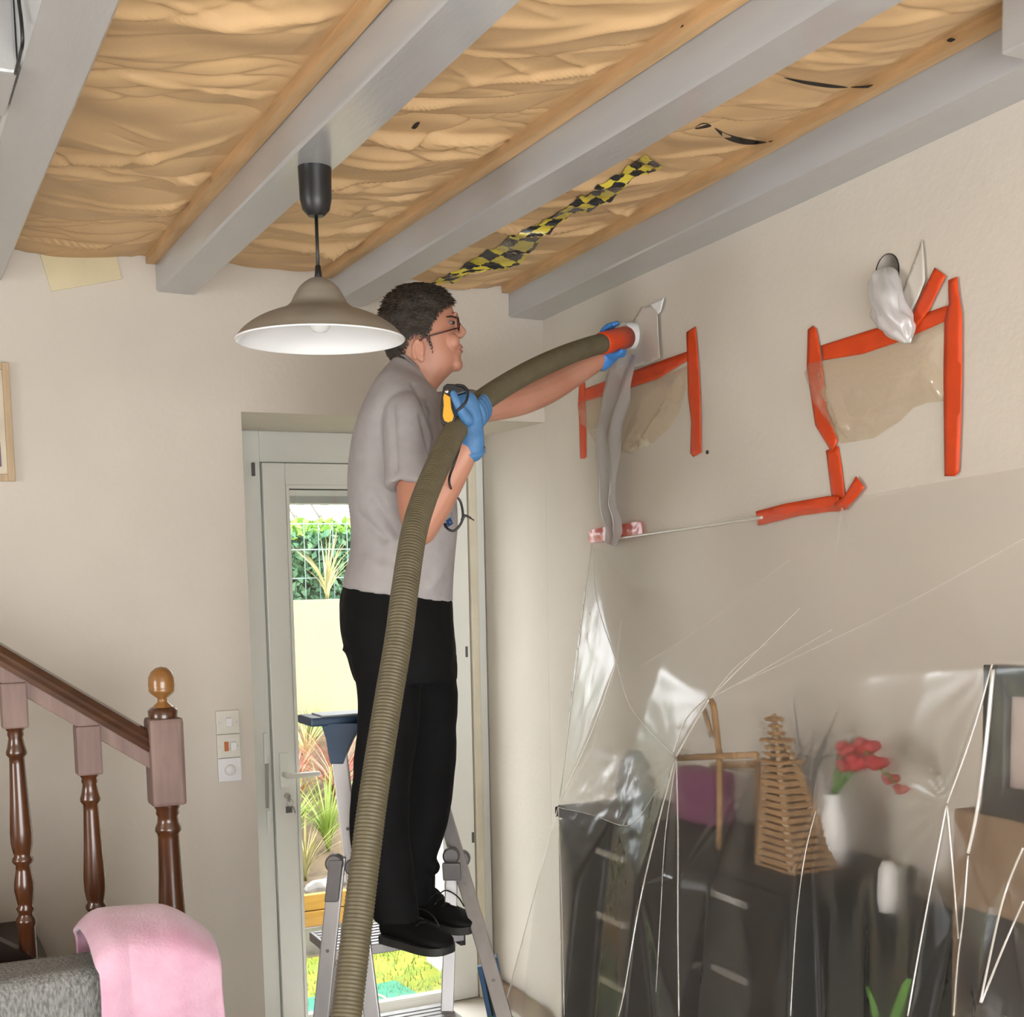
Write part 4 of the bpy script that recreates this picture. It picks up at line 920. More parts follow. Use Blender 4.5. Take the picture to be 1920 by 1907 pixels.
def cr_lines(lines):
    def f(p, px):
        d = 0.
        for x0, y0, x1, y1, wd, am in lines:
            ux, uy = x1-x0, y1-y0; t = min(max(((px[0]-x0)*ux+(px[1]-y0)*uy)/(ux*ux+uy*uy), 0), 1)
            d += am*math.exp(-(math.hypot(px[0]-x0-t*ux, px[1]-y0-t*uy)/wd)**2)
        return d
    return f
tag(patch([(1090, 755), (1101, 750), (1176, 729), (1235, 710), (1290, 686), (1289, 730), (1275, 775), (1255, 806), (1225, 832), (1190, 851), (1155, 848), (1120, 832), (1098, 800), (1086, 775)], .004, 'film_pocket', M['film_pocket'], h=.010, bulge=.018,
    crease=cr_lines([(1180, 740, 1165, 830, 4, .016), (1200, 760, 1170, 840, 4, -.010), (1262, 760, 1205, 845, 4, .016), (1245, 770, 1190, 835, 5, -.010), (1255, 745, 1275, 760, 3, .008), (1095, 790, 1130, 805, 4, .012), (1150, 825, 1190, 842, 5, .016)]), crinkle=.003, seed=11),
    'crumpled beige film pocket taped to the wall below the hose', 'film pocket')
tag(patch([(1510, 700), (1520, 680), (1546, 675), (1620, 664), (1690, 640), (1776, 602), (1776, 700), (1775, 752), (1740, 756), (1715, 765), (1690, 790), (1640, 822), (1605, 828), (1578, 832), (1560, 800), (1530, 760)], .004, 'film_pocket', M['film_pocket'], h=.011, bulge=.022,
    crease=cr_lines([(1552, 690, 1580, 750, 4, .016), (1575, 735, 1605, 815, 5, .022), (1560, 760, 1590, 820, 4, .012), (1600, 800, 1640, 795, 5, .010), (1640, 730, 1720, 700, 10, .008), (1690, 725, 1720, 715, 3, .008), (1750, 690, 1770, 740, 6, .010), (1650, 780, 1700, 760, 6, -.008)]), crinkle=.0035, seed=17),
    'larger crumpled beige film pocket taped under the second hole', 'film pocket')
# hanging bag stuffed into the second hole
bq = [(1660, 503, .012, 12), (1657, 511, .024, 24), (1654, 530, .035, 30), (1660, 560, .04, 34), (1672, 590, .04, 36), (1684, 615, .035, 32), (1694, 632, .03, 20), (1702, 643, .028, 8)]
R_ = spline(bq, 34); rg = []
for k, (x, y, o_, hw) in enumerate(R_):
    c_ = atW(x, y, o_); D_ = (c_-C)@F; r_ = hw*D_/FPX; tl = -WD; r_ *= 1.15
    q = []
    for a in np.linspace(0, 2*math.pi, 40, endpoint=False):
        wv = 1+.10*math.sin(a*7+k*.3)+.30*float(vnoise((math.cos(a)*2, math.sin(a)*2, k*.22), 1, 3))+.12*float(vnoise((math.cos(a)*6, math.sin(a)*6, k*.6), 1, 8)); q.append(c_+tl*r_*math.cos(a)*wv+WN*min(r_*.6, .034)*math.sin(a)*wv)
    rg.append(q)
tag(MB().rings(rg).build('plastic_bag', M['film_white'], None, True), 'crumpled white plastic bag hanging out of the second wall hole', 'bag')
tag(MB().lathe(HOLE2, [(.0415, .003), (.0432, .003), (.0432, -.06), (.0415, -.06)], 30, WN).build('hole_sleeve', M['black'], None, 'auto'), 'black rim of the wall hole above the white bag', 'rim')
# long grey film ribbon under the hose nozzle
rb = [(1176, 664, .050, 22), (1166, 690, .055, 26), (1160, 720, .05, 24), (1154, 760, .045, 24), (1143, 810, .045, 22), (1138, 860, .04, 21), (1137, 905, .04, 18), (1140, 945, .035, 15), (1146, 980, .03, 15), (1148, 1000, .028, 13), (1144, 1022, .026, 8)]
R_ = spline(rb, 90); NW = 16; v = []
for k, (x, y, o_, hw) in enumerate(R_):
    for j in range(NW+1):
        s_ = j/NW*2-1; e = hw*(1+.12*float(vnoise((k*.12, s_ > 0, 0), 1, 2)))
        p = atW(x+s_*e, y+s_*3, o_); rel = .010*math.sin(s_*5+2.5*float(vnoise((k*.06, 0, 0), 1, 5)))+.006*float(vnoise((k*.13, s_*4, 0), 1, 7))
        v.append(p+WN*rel)
f = [(k*(NW+1)+j, k*(NW+1)+j+1, (k+1)*(NW+1)+j+1, (k+1)*(NW+1)+j) for k in range(89) for j in range(NW)]
tag(MB().add(v, f).build('film_ribbon', M['film_bag'], None, True), 'long crinkled grey film ribbon hanging below the hose nozzle', 'film')
# paper templates with a lifted edge
def curl(x0, am, y_dep=0.): return lambda p, px: am*max(0., (px[0]-x0)/40.)**2
tag(patch([(1190, 600), (1205, 575), (1228, 574), (1240, 592), (1243, 640), (1246, 672), (1215, 683), (1185, 690), (1160, 660)], .003, 'paper_template', M['paper'], crease=curl(1200, .010), thick=.0006), 'white paper template with lifted edge behind the hose nozzle', 'paper')
tag(patch([(1224, 572), (1252, 558), (1246, 584), (1240, 590)], .012, 'paper_corner', M['white_plastic'], thick=.0006), 'small folded white paper corner above the hose nozzle', 'paper')
tag(patch([(1690, 560), (1712, 500), (1734, 448), (1739, 490), (1741, 525), (1725, 560), (1708, 590)], .003, 'paper_template', M['paper'], crease=curl(1705, .008), thick=.0006), 'white paper template with lifted edge beside the hanging bag', 'paper')
q = atW(1326, 848, .004); tag(MB().ellipsoid(q, WN*.004, WD*.005, Zv*.006).build('wall_plug', M['black'], None, True), 'tiny black wall plug at the foot of the long orange strip', 'plug')

# ================================================================== FURNITURE UNDER THE SHEET
dr = thing('chest_of_drawers', 'dark chest of drawers with pale bar handles under the dust sheet', 'chest of drawers', (1.99, 2.86, 0))
XF, YN, YF_, ZT = 1.80, 2.30, 3.42, 1.095
MB().box((XF+.012, YN, .06), (2.13, YF_, ZT-.03)).build('carcass', M['dresser'], dr, bevel=.004)
MB().box((XF-.008, YN-.01, ZT-.03), (2.135, YF_+.005, ZT)).build('top', M['dresser'], dr, bevel=.004)
MB().box((XF+.03, YN+.02, 0), (2.11, YF_-.02, .06)).build('plinth', M['dresser'], dr)
yc = [YN+.004, (YN+YF_)/2, YF_-.004]
hy = (atX(1350, 1672, XF)[1]+atX(1415, 1695, XF)[1])/2
for ci in range(2):
    for ri in range(5):
        z1 = ZT-.038-ri*.188; z0 = z1-.182
        d = MB().box((XF-.004, yc[ci]+.004, z0), (XF+.012, yc[ci+1]-.004, z1)).build('drawer', M['dresser'], dr, bevel=.003)
        y_ = hy if ci == 0 else hy+.56
        zz = 1.0155-.1825*ri
        MB().beam((XF-.02, y_-.072, zz), (XF-.02, y_+.072, zz), (.007, 0, 0), (0, 0, .009)).build('handle', M['chrome'], d, bevel=.002)
# black boxy set-top furniture at the far end
bxp = thing('speaker_box', 'black box standing at the far end of the chest', 'box', (1.93, 3.25, ZT))
MB().box((1.80, 3.06, ZT+.001), (2.08, 3.42, ZT+.004)).build('base', M['black'], bxp)
# thin bent rack under the sheet
rk = thing('wire_rack', 'thin brown wooden rack poking up the sheet above the chest', 'rack', (1.86, 2.7, ZT))
W_ = lambda x, y, X: atX(x, y, X)
MB().tube(spline([W_(1331, 1312, 1.86), W_(1338, 1325, 1.86), W_(1342, 1360, 1.86), W_(1348, 1415, 1.86)], 16), .008, 8).build('upright', M['wicker'], rk, True)
MB().tube([W_(1320, 1330, 2.0), W_(1334, 1380, 2.0)], .007, 8).build('upright', M['wicker'], rk, True)
MB().tube([W_(1268, 1421, 1.84), W_(1420, 1415, 1.86)], .008, 8).build('cross_bar', M['wicker'], rk, True)
MB().tube([W_(1335, 1436, 1.98), W_(1420, 1432, 1.98)], .010, 8).build('cross_bar', M['wicker'], rk, True)
p = W_(1348, 1415, 1.86); MB().tube([p, (p[0], p[1], ZT)], .008, 8).build('post', M['wicker'], rk, True)
p = W_(1420, 1432, 1.98); MB().tube([p, (p[0], p[1], ZT)], .008, 8).build('post', M['wicker'], rk, True)
# wicker tower ornament
tw = thing('tower_ornament', 'brown wicker tower ornament on the chest under the sheet', 'ornament', (1.90, 2.44, ZT))
apex = W_(1451, 1348, 1.90); base = np.array([apex[0]+.01, apex[1]-.07, ZT]); Ht = apex[2]-ZT
for i in range(22):
    t = i/21; c_ = base+(apex-base)*t; r_ = .062*(1-t)**.8+.006+(.010 if t > .7 and i % 3 == 0 else 0)
    MB().obox(c_, (r_, .0, 0), (0, r_*1.05, 0), (0, 0, .006 if t < .7 else .004)).build('slat_ring', M['wicker'], tw, bevel=.001)
for sx in (-1, 1):
    for sy in (-1, 1):
        MB().tube([base+np.array([sx*.06, sy*.062, 0]), base+(apex-base)*.72+np.array([sx*.02, sy*.02, 0]), apex], [.009, .006, .003], 8).build('corner_post', M['oakframe'], tw, True)
MB().ellipsoid(apex, (.008, 0, 0), (0, .008, 0), (0, 0, .014)).build('finial', M['wicker'], tw, True)
# vase with red flowers
vs = thing('flower_vase', 'white vase with red flowers blurred behind the dust sheet', 'vase', (1.99, 2.36, ZT))
vc = atX(1560, 1520, 1.99); MB().lathe((vc[0], vc[1], ZT), [(.001, 0), (.03, 0), (.036, .05), (.03, .11), (.018, .15), (.022, .17), (.018, .17)], 20).build('vase', M['white_plastic'], vs, True)
for i, (x, y, r_) in enumerate(((1590, 1405, .034), (1625, 1400, .036), (1610, 1430, .034), (1645, 1430, .030), (1670, 1460, .024), (1690, 1480, .020), (1585, 1435, .026))):
    c_ = atX(x, y, 1.99+.02*math.sin(i*2)); fb = MB()
    for k in range(9):
        a = k*2.4; d = np.array([math.cos(a)*.6, math.sin(a)*.8, .3*math.sin(k*1.3)]); fb.ellipsoid(c_+d*r_*.6, np.array([1, 0, 0])*r_*.5, np.array([0, 1, 0])*r_*.5, Zv*r_*.4, 8, 6)
    fl_ = fb.build('flower', M['red'], vs, True)
    MB().tube(spline([c_, (c_+np.array([vc[0], vc[1], ZT+.3]))/2, (vc[0], vc[1], ZT+.16)], 8), .003, 6).build('stem', M['leaf'], vs, True)
cp = atX(1665, 1585, 1.93); tag(MB().lathe((cp[0], cp[1], 1.05), [(.001, 0), (.02, 0), (.023, .03), (.021, .09), (.012, .11), (.001, .11)], 18).build('white_pot', M['white_plastic'], None, True), 'small white pot beside the black armchair under the sheet', 'pot')
pk = atX(1310, 1490, 2.02); tag(soft((pk[0]-.03, pk[1]-.09, ZT), (pk[0]+.06, pk[1]+.09, ZT+.15), 'gift_bag', M['magenta'], None, .015), 'magenta bag on the chest below the rack', 'bag')
gb = atX(1190, 1470, 2.02); tag(MB().lathe((gb[0], gb[1], ZT), [(.001, 0), (.05, 0), (.06, .05), (.045, .12), (.02, .16), (.001, .16)], 20).build('grey_bowl', M['stone'], None, True), 'grey pot at the far end of the chest', 'pot')
gp = thing('dried_plant', 'spiky grey dried plant behind the wicker tower', 'plant', (2.07, 2.6, ZT)); g0 = np.array([2.07, 2.60, ZT])
for i in range(9):
    a = i*.7; MB().tube(spline([g0, g0+np.array([.01*math.cos(a), .04*math.sin(a), .2]), g0+np.array([.03*math.cos(a), .12*math.sin(a), .30+.07*math.sin(i*2.1)])], 8), [.004]*5+[.003, .002, .001], 6).build('twig', M['stone'], gp, True)
# black armchair
ac = thing('armchair', 'black armchair under the sheet right of the chest', 'armchair', (1.88, 1.95, 0))
soft((1.74, 1.80, .12), (2.06, 2.24, .55), 'seat', M['blackfab'], ac, .05, .01)
soft((1.92, 1.78, .3), (2.08, 2.26, 1.06), 'backrest', M['blackfab'], ac, .06, .012)
soft((1.72, 2.15, .12), (2.04, 2.28, 1.09), 'arm', M['blackfab'], ac, .05, .01); soft((1.72, 1.77, .12), (2.04, 1.86, 1.09), 'arm', M['blackfab'], ac, .05, .01)
# potted plant leaf low down
lp = thing('strap_leaf_plant', 'plant with a long green leaf at the foot of the sheet', 'plant', (1.66, 2.0, 0))
MB().lathe((1.67, 2.02, 0), [(.001, 0), (.07, 0), (.09, .16), (.08, .16), (.001, .14)], 20).build('pot', M['stone'], lp, True)
for q_ in ([(1660, 1990), (1690, 1870), (1705, 1835)], [(1640, 1990), (1640, 1900), (1625, 1850)]):
    pp = spline([np.array([1.67, 2.02, .15])]+[atX(x, y, 1.66) for x, y in q_], 14); v = []
    for k, p in enumerate(pp): w_ = .012*math.sin(math.pi*(k+1)/16); v += [p+WD*w_, p-WD*w_]
    MB().add(v, [(2*k, 2*k+1, 2*k+3, 2*k+2) for k in range(13)]).build('leaf', M['leaf'], lp, True)
# low cabinet, brown box and dark frame at the right edge
cbn = thing('side_cabinet', 'brown cabinet under the sheet at the right edge', 'cabinet', (1.8, 1.55, 0))
c0 = atX(1788, 1516, 1.69); ZC = c0[2]
MB().box((1.69, 1.18, .05), (2.05, c0[1], ZC)).build('body', M['brownbox'], cbn, bevel=.004)
MB().box((1.684, 1.20, .40), (1.69, c0[1]-.02, ZC-.17)).build('door', M['dresser'], cbn, bevel=.002)
MB().box((1.70, 1.2, 0), (2.03, c0[1]-.02, .05)).build('plinth', M['dresser'], cbn)
tv = thing('picture_frame', 'large dark framed picture standing on the brown cabinet under the sheet', 'picture', (1.74, 1.5, ZC))
t0 = atX(1860, 1245, 1.72); t1 = atX(1838, 1522, 1.70); ya, yb_ = 1.10, (t0[1]+t1[1])/2; zt_ = t0[2]; bw = .05
for lo, hi in (((1.70, yb_-bw, ZC), (1.735, yb_, zt_)), ((1.70, ya, ZC), (1.735, ya+bw, zt_)), ((1.70, ya+bw, zt_-bw), (1.735, yb_-bw, zt_)), ((1.70, ya+bw, ZC), (1.735, yb_-bw, ZC+bw))):
    MB().box(lo, hi).build('frame_bar', M['black'], tv, bevel=.003)
MB().box((1.715, ya+bw, ZC+bw), (1.725, yb_-bw, zt_-bw)).build('print', M['photo'], tv)

# ================================================================== DUST SHEET
# control points: image position and either the wall ('w', offset) or the world X of the film there
CP = {
 'a0': (1108, 1019, 'w', .010), 'a1': (1200, 1004, 'w', .010), 'a2': (1310, 989, 'w', .010), 'a3': (1425, 971, 'w', .010), 'a4': (1578, 947, 'w', .012), 'a5': (1700, 920, 'w', .010), 'a6': (1800, 897, 'w', .010), 'a7': (1920, 877, 'w', .010), 'a8': (2040, 858, 'w', .010),
 'l1': (1078, 1240, 2.03), 'T': (1156, 1243, 1.94), 'P1': (1046, 1512, 1.785), 'P2': (1266, 1420, 1.81), 'P3': (1331, 1309, 1.845), 'P4': (1860, 1243, 1.69), 'P5': (1775, 1508, 1.655), 'P6': (1815, 1605, 1.66),
 'm1': (1180, 1100, 2.16), 'm2': (1320, 1120, 2.09), 'm3': (1480, 1130, 2.02), 'm4': (1650, 1110, 1.97), 'm5': (1800, 1080, 1.93), 'm6': (1960, 1060, 1.90),
 'n1': (1240, 1250, 1.95), 'n2': (1460, 1270, 1.88), 'n3': (1620, 1265, 1.83), 'n4': (1740, 1255, 1.77), 'n5': (1990, 1240, 1.60),
 'o1': (1110, 1400, 1.90), 'o2': (1180, 1420, 1.88), 'o3': (1150, 1530, 1.79), 'o4': (1210, 1500, 1.80), 'o5': (1400, 1480, 1.80), 'o6': (1545, 1480, 1.78), 'o7': (1680, 1480, 1.73), 'o8': (1835, 1480, 1.67), 'o9': (2000, 1480, 1.56), 'o10': (1790, 1440, 1.675),
 'q1': (1012, 1640, 1.72), 'q2': (1080, 1660, 1.66), 'q3': (1130, 1680, 1.74), 'q4': (1195, 1660, 1.66), 'q5': (1245, 1640, 1.72), 'q6': (1269, 1650, 1.70), 'q7': (1330, 1660, 1.77), 'q8': (1400, 1660, 1.73), 'q9': (1490, 1640, 1.71), 'q10': (1525, 1640, 1.76), 'q11': (1620, 1650, 1.70), 'q12': (1745, 1650, 1.63), 'q13': (1790, 1720, 1.66), 'q14': (1850, 1700, 1.61), 'q15': (1890, 1640, 1.62), 'q16': (2010, 1650, 1.50),
 'b0': (940, 1910, 1.62), 'b1': (985, 1910, 1.66), 'b2': (1050, 1910, 1.60), 'b3': (1110, 1910, 1.70), 'b4': (1170, 1910, 1.60), 'b5': (1225, 1910, 1.69), 'b6': (1269, 1910, 1.63), 'b7': (1310, 1910, 1.72), 'b8': (1390, 1910, 1.66), 'b9': (1478, 1910, 1.64), 'b10': (1540, 1910, 1.72), 'b11': (1620, 1910, 1.65), 'b12': (1700, 1910, 1.56), 'b13': (1745, 1910, 1.62), 'b14': (1788, 1910, 1.55), 'b15': (1835, 1880, 1.52), 'b16': (1930, 1910, 1.57), 'b17': (2030, 1910, 1.44),
}
names = list(CP); pos = {}
for k, c in CP.items(): pos[k] = atW(c[0], c[1], c[3]) if c[2] == 'w' else atX(c[0], c[1], c[2])
low = {}
for i in range(18):                                                   # hem trailing on the floor
    k = 'b%d' % i; p = pos[k]; q = p.copy(); q[2] = .006; q[0] -= .10+.03*math.sin(i*2.1); q[1] += .02*math.cos(i*1.7); low['h%d' % i] = q
ridges = [('a0', 'l1'), ('l1', 'P1'), ('a0', 'T'), ('T', 'P1'), ('T', 'o2'), ('o2', 'P2'), ('P2', 'P3'), ('P3', 'a7'), ('P1', 'o3'), ('o3', 'o4'), ('o4', 'P2'), ('P2', 'q6'), ('q6', 'b6'), ('P2', 'q5'), ('P2', 'q4'), ('q4', 'b4'), ('P1', 'q1'), ('q1', 'b0'), ('P1', 'q2'), ('q2', 'b2'), ('P4', 'P5'), ('P5', 'q12'), ('q12', 'b12'), ('P5', 'P6'), ('P6', 'q13'), ('q13', 'b14'), ('P4', 'o8'), ('o8', 'P6'), ('q9', 'b9'), ('o6', 'q9'), ('q15', 'b15'), ('o9', 'q15'), ('a4', 'm3')]
ridges = [r for r in ridges if r != ('P3', 'a7')]+[('P3', 'n2')]
ix = {k: i for i, k in enumerate(names)}
r = delaunay_2d_cdt([Vector((CP[k][0], CP[k][1])) for k in names], [(ix[a], ix[b]) for a, b in ridges], [], 0, 1e-4)
v3 = [None]*len(r[0])
for i, orig in enumerate(r[3]):
    if orig: v3[i] = pos[names[orig[0]]]
    else:
        q = np.array(r[0][i]); dd = sorted((((CP[k][0]-q[0])**2+(CP[k][1]-q[1])**2, k) for k in names))[:3]
        wg = np.array([1/(d+1) for d, _ in dd]); wg /= wg.sum(); D_ = sum(w_*((pos[k]-C)@F) for w_, (_, k) in zip(wg, dd)); v3[i] = at(q[0], q[1], D_)
bm = bmesh.new(); bv = [bm.verts.new(p) for p in v3]
for t in r[2]:
    P2 = np.array([r[0][i] for i in t])
    cxm = P2.mean(0)
    if cxm[0] < np.interp(cxm[1], [1019, 1240, 1512, 1640, 1910], [1106, 1076, 1044, 1010, 938]) : continue
    bm.faces.new([bv[i] for i in t])
hv2 = [bm.verts.new(low['h%d' % i]) for i in range(18)]
inv = {}
for i, orig in enumerate(r[3]):
    for o_ in orig: inv[o_] = i
for i in range(17):
    a_, b_ = bv[inv[ix['b%d' % i]]], bv[inv[ix['b%d' % (i+1)]]]
    try: bm.faces.new((a_, b_, hv2[i+1], hv2[i]))
    except Exception: pass
for v in [v for v in bm.verts if not v.link_faces]: bm.verts.remove(v)
bmesh.ops.recalc_face_normals(bm, faces=bm.faces)
for _ in range(4): bmesh.ops.subdivide_edges(bm, edges=list(bm.edges), cuts=1, use_grid_fill=True)
bmesh.ops.triangulate(bm, faces=[f for f in bm.faces if len(f.verts) > 4])
for _ in range(3): bmesh.ops.smooth_vert(bm, verts=[v for v in bm.verts if not v.is_boundary], factor=.5, use_axis_x=True, use_axis_y=True, use_axis_z=True)
bm.normal_update()
co = np.array([v.co for v in bm.verts]); no = np.array([v.normal for v in bm.verts]); pj = proj(co)
def pull(P, src, amp, freq, reach):
    """fine pleats fanning out from a point where the film is pulled"""
    d = P-np.array(src); rr = np.hypot(d[:, 0], d[:, 1]); an = np.arctan2(d[:, 1], d[:, 0])
    return amp*np.sin(an*freq+1.5*np.sin(an*3.1))*np.exp(-(rr/reach)**2)*np.clip(rr/25, 0, 1)
dz = .0016*vnoise(co, 5, 3)+.0004*vnoise(co, 18, 4)
dz += pull(pj, (1578, 950), .0006, 14, 170)+pull(pj, (1331, 1309), .0005, 14, 150)+pull(pj, (1266, 1420), .0006, 14, 220)+pull(pj, (1046, 1512), .0006, 14, 240)+pull(pj, (1156, 1243), .0005, 14, 150)+pull(pj, (1775, 1508), .0006, 14, 260)+pull(pj, (1860, 1243), .0005, 14, 200)
crk = np.exp(-((pj[:, 0]-1160)/90)**2-((pj[:, 1]-1490)/75)**2)+np.exp(-((pj[:, 0]-1130)/60)**2-((pj[:, 1]-1640)/160)**2)
dz += crk*.0045*(np.abs(vnoise(co, 30, 8))+.6*np.abs(vnoise(co, 70, 9)))
lowm = np.clip((pj[:, 1]-1560)/250, 0, 1); dz += lowm*.004*np.sin(pj[:, 0]*.075+3*vnoise(co*np.array([1, 1, .25]), 4, 6))
lf = np.exp(-((pj[:, 0]-np.interp(pj[:, 1], [1020, 1500], [1120, 1075]))/34)**2)*np.clip((1500-pj[:, 1])/60, 0, 1)*np.clip((pj[:, 1]-1030)/90, 0, 1)
dz += lf*.0018*(vnoise(co*np.array([1, 1, .22]), 60, 15)+.8*vnoise(co*np.array([1, 1, .4]), 120, 16))
sv = np.exp(-((pj[:, 0]-np.interp(pj[:, 1], [1310, 1420], [1322, 1262]))/28)**2)*(pj[:, 1] > 1290)*(pj[:, 1] < 1500); dz += sv*.002*vnoise(co, 90, 17)
bd = np.array([v.is_boundary for v in bm.verts]); dz[bd] *= .2
for v, p in zip(bm.verts, co+no*dz[:, None]): v.co = Vector(p)
me = bpy.data.meshes.new('dust_sheet'); bm.to_mesh(me); bm.free()
sheet = tag(finish('dust_sheet', me, M['film_sheet'], None, True), 'large clear plastic dust sheet taped to the wall and draped over furniture', 'dust sheet')
stree = BVHTree.FromPolygons([v.co for v in me.vertices], [p.vertices for p in me.polygons])
def on_sheet(x, y, X=1.7):
    q = ray(x, y); q = q/np.linalg.norm(q); h = stree.ray_cast(Vector(C), Vector(q))
    return np.array(h[0])-q*.002 if h[0] is not None else atX(x, y, X)
def fold(pts, r0=.003, r1=.002):
    p = [on_sheet(x, y) for x, y in spline(pts, 26)]; MB().tube(p, list(np.linspace(r0, r1, 26)*.75), 6).build('fold', M['film_edge'], sheet, True)
for pts, a_, b_ in (
    ([(1110, 1022), (1098, 1110), (1076, 1290), (1048, 1508)], .0022, .0020), ([(1112, 1030), (1120, 1130), (1155, 1240)], .0015, .0018), ([(1154, 1245), (1110, 1370), (1050, 1500)], .0022, .0022),
    ([(1157, 1245), (1185, 1330), (1262, 1416)], .0016, .0020), ([(1268, 1418), (1300, 1360), (1329, 1312)], .0035, .0030), ([(1262, 1412), (1285, 1350), (1325, 1308)], .0022, .0018), ([(1331, 1310), (1420, 1262), (1560, 1180)], .0028, .0010),
    ([(1046, 1514), (1012, 1640), (975, 1780), (944, 1895)], .0024, .0022), ([(1047, 1514), (1052, 1650), (1058, 1903)], .0022, .0016),
    ([(1268, 1422), (1271, 1560), (1271, 1740), (1273, 1905)], .0030, .0026), ([(1266, 1424), (1235, 1540), (1200, 1690), (1172, 1850), (1160, 1905)], .0028, .0024), ([(1268, 1424), (1248, 1560), (1238, 1720), (1230, 1860)], .0018, .0014),
    ([(1047, 1514), (1110, 1528), (1178, 1548), (1220, 1500), (1264, 1422)], .0012, .0012), ([(1530, 1520), (1510, 1600), (1494, 1720), (1482, 1905)], .0014, .0018),
    ([(1860, 1246), (1825, 1370), (1776, 1506)], .0024, .0022), ([(1862, 1256), (1848, 1400), (1832, 1520), (1815, 1600)], .0050, .0040), ([(1775, 1510), (1748, 1650), (1722, 1790), (1702, 1905)], .0022, .0022), ([(1776, 1512), (1785, 1610), (1797, 1760)], .0026, .0020), ([(1815, 1604), (1806, 1720), (1796, 1800), (1788, 1905)], .0022, .0020),
    ([(1333, 1308), (1400, 1240), (1500, 1140)], .0018, .0008), ([(1334, 1306), (1380, 1250), (1440, 1205)], .0014, .0006), ([(1578, 952), (1572, 1000), (1566, 1040)], .0016, .0006), ([(1580, 952), (1590, 990), (1602, 1030)], .0014, .0006), ([(1200, 1250), (1310, 1180), (1400, 1110), (1480, 1050)], .0008, .0006), ([(1340, 1304), (1560, 1200), (1740, 1110), (1919, 1010)], .0014, .0008), ([(1157, 1243), (1162, 1190), (1166, 1160)], .0014, .0006),
    ([(1918, 1590), (1880, 1690), (1838, 1880)], .0026, .0026), ([(1919, 1690), (1880, 1780), (1840, 1880)], .0022, .0026)):
    fold(pts, a_, b_)
hem_ = [atW(x, y, .016) for x, y in ((1150, 1011), (1220, 1001), (1310, 988), (1430, 970))]
MB().tube(spline(hem_, 20), .0042, 8).build('rolled_hem', M['film_edge'], sheet, True)
# ================================================================== GARDEN BEYOND THE DOOR
GZ = -.12
S(MB().box((-3, 5.14, GZ-.1), (9, 16, GZ)).build('garden_ground', M['soil']))
tag(MB().box((.9, 5.16, GZ), (3.4, 6.2, GZ+.012)).build('lawn', M['turf']), 'yellow-green moss lawn outside the glazed door', 'lawn', kind='stuff')
g = np.random.default_rng(5); tf = MB()
for i in range(1500):
    x, y = g.uniform(1.2, 2.7), g.uniform(5.3, 6.2); h = g.uniform(.015, .045); a = g.uniform(0, 6.28); d = np.array([math.cos(a), math.sin(a), 0])*.004; t = np.array([g.normal(0, .012), g.normal(0, .012), h]); p = np.array([x, y, GZ+.01])
    tf.add([p-d, p+d, p+t], [(0, 1, 2)])
tag(tf.build('grass_tufts', M['grass_blade']), 'short grass blades standing in the lawn outside', 'grass', kind='stuff')
mp_ = [atZ(x, y, GZ+.022) for x, y in ((480, 1890), (742, 1838), (870, 1915), (620, 1990))]
tag(MB().prism(mp_, (0, 0, -.012)).build('green_mat', M['mat']), 'teal green mat lying on the lawn outside the door', 'mat')
cdp = spline([atZ(x, y, GZ+.028) for x, y in ((660, 1868), (690, 1862), (716, 1868), (730, 1875), (760, 1868), (790, 1872), (800, 1885))], 30)
tag(MB().tube(cdp, .006, 6).build('cream_rope', M['cord_cream'], None, True), 'cream cord lying across the green mat', 'cord')
tag(MB().box((2.335, 5.16, GZ), (2.7, 5.85, 2.9)).build('house_wing', M['outwhite']), 'pale rendered side wall of the house outside the door', 'wall')
# raised planter
pl = thing('planter', 'orange timber planter at the edge of the lawn', 'planter', (1.95, 6.34, GZ))
for i in range(2):
    MB().box((1.3, 6.30, .02+i*.085), (3.2, 6.34, .10+i*.085)).build('board', M['planter'], pl, bevel=.004)
MB().box((1.3, 6.28, GZ), (3.2, 6.34, .02)).build('base', M['stone'], pl)
tag(MB().box((1.2, 6.34, GZ), (3.6, 8.19, .14)).build('garden_bed', M['soil']), 'planted soil bed behind the orange planter', 'bed')
for i, (x, y) in enumerate(((1.7, 6.5), (1.85, 6.6), (2.0, 6.48), (2.12, 6.62), (1.93, 6.75))):
    p = np.array([x, y, .16]); mb = MB().ellipsoid(p, (.07+.02*math.sin(i), 0, 0), (0, .06, 0), (0, 0, .05), 9, 6); mb.v = [tuple(np.array(v)+.018*np.array([vnoise(v, 14, 1), vnoise(v, 14, 2), vnoise(v, 14, 3)])) for v in mb.v]
    tag(mb.build('rock', M['stone']), ('leftmost', 'second from left', 'middle', 'second from right', 'rightmost')[(0, 1, 3, 4, 2)[i]]+' dark garden rock behind the orange planter', 'rock', 'rocks behind the planter')
def tussock(x, y, z, h, n, mat, name, label, spread=.5, seed=0, wd=.009):
    gg = np.random.default_rng(seed); t = thing(name, label, 'plant', (x, y, z)); 
    for i in range(n):
        a = gg.uniform(0, 6.28); sp_ = gg.uniform(.15, 1)*spread; L = h*gg.uniform(.7, 1.1); d = np.array([math.cos(a), math.sin(a), 0]); b = np.array([x, y, z]); s_ = np.array([-d[1], d[0], 0])*wd
        v = []
        for k in range(6):
            u = k/5; p = b+d*(sp_*L*u**1.6)+Zv*(L*(u-.45*sp_*u*u)); v += [p+s_*(1-u*.95), p-s_*(1-u*.95)]
        MB().add(v, [(2*k, 2*k+1, 2*k+3, 2*k+2) for k in range(5)]).build('blade', mat, t, True)
    return t
tussock(1.86, 6.9, .14, .62, 60, M['grass_blade'], 'grass_clump', 'fresh green grass clump behind the planter', .9, 1)
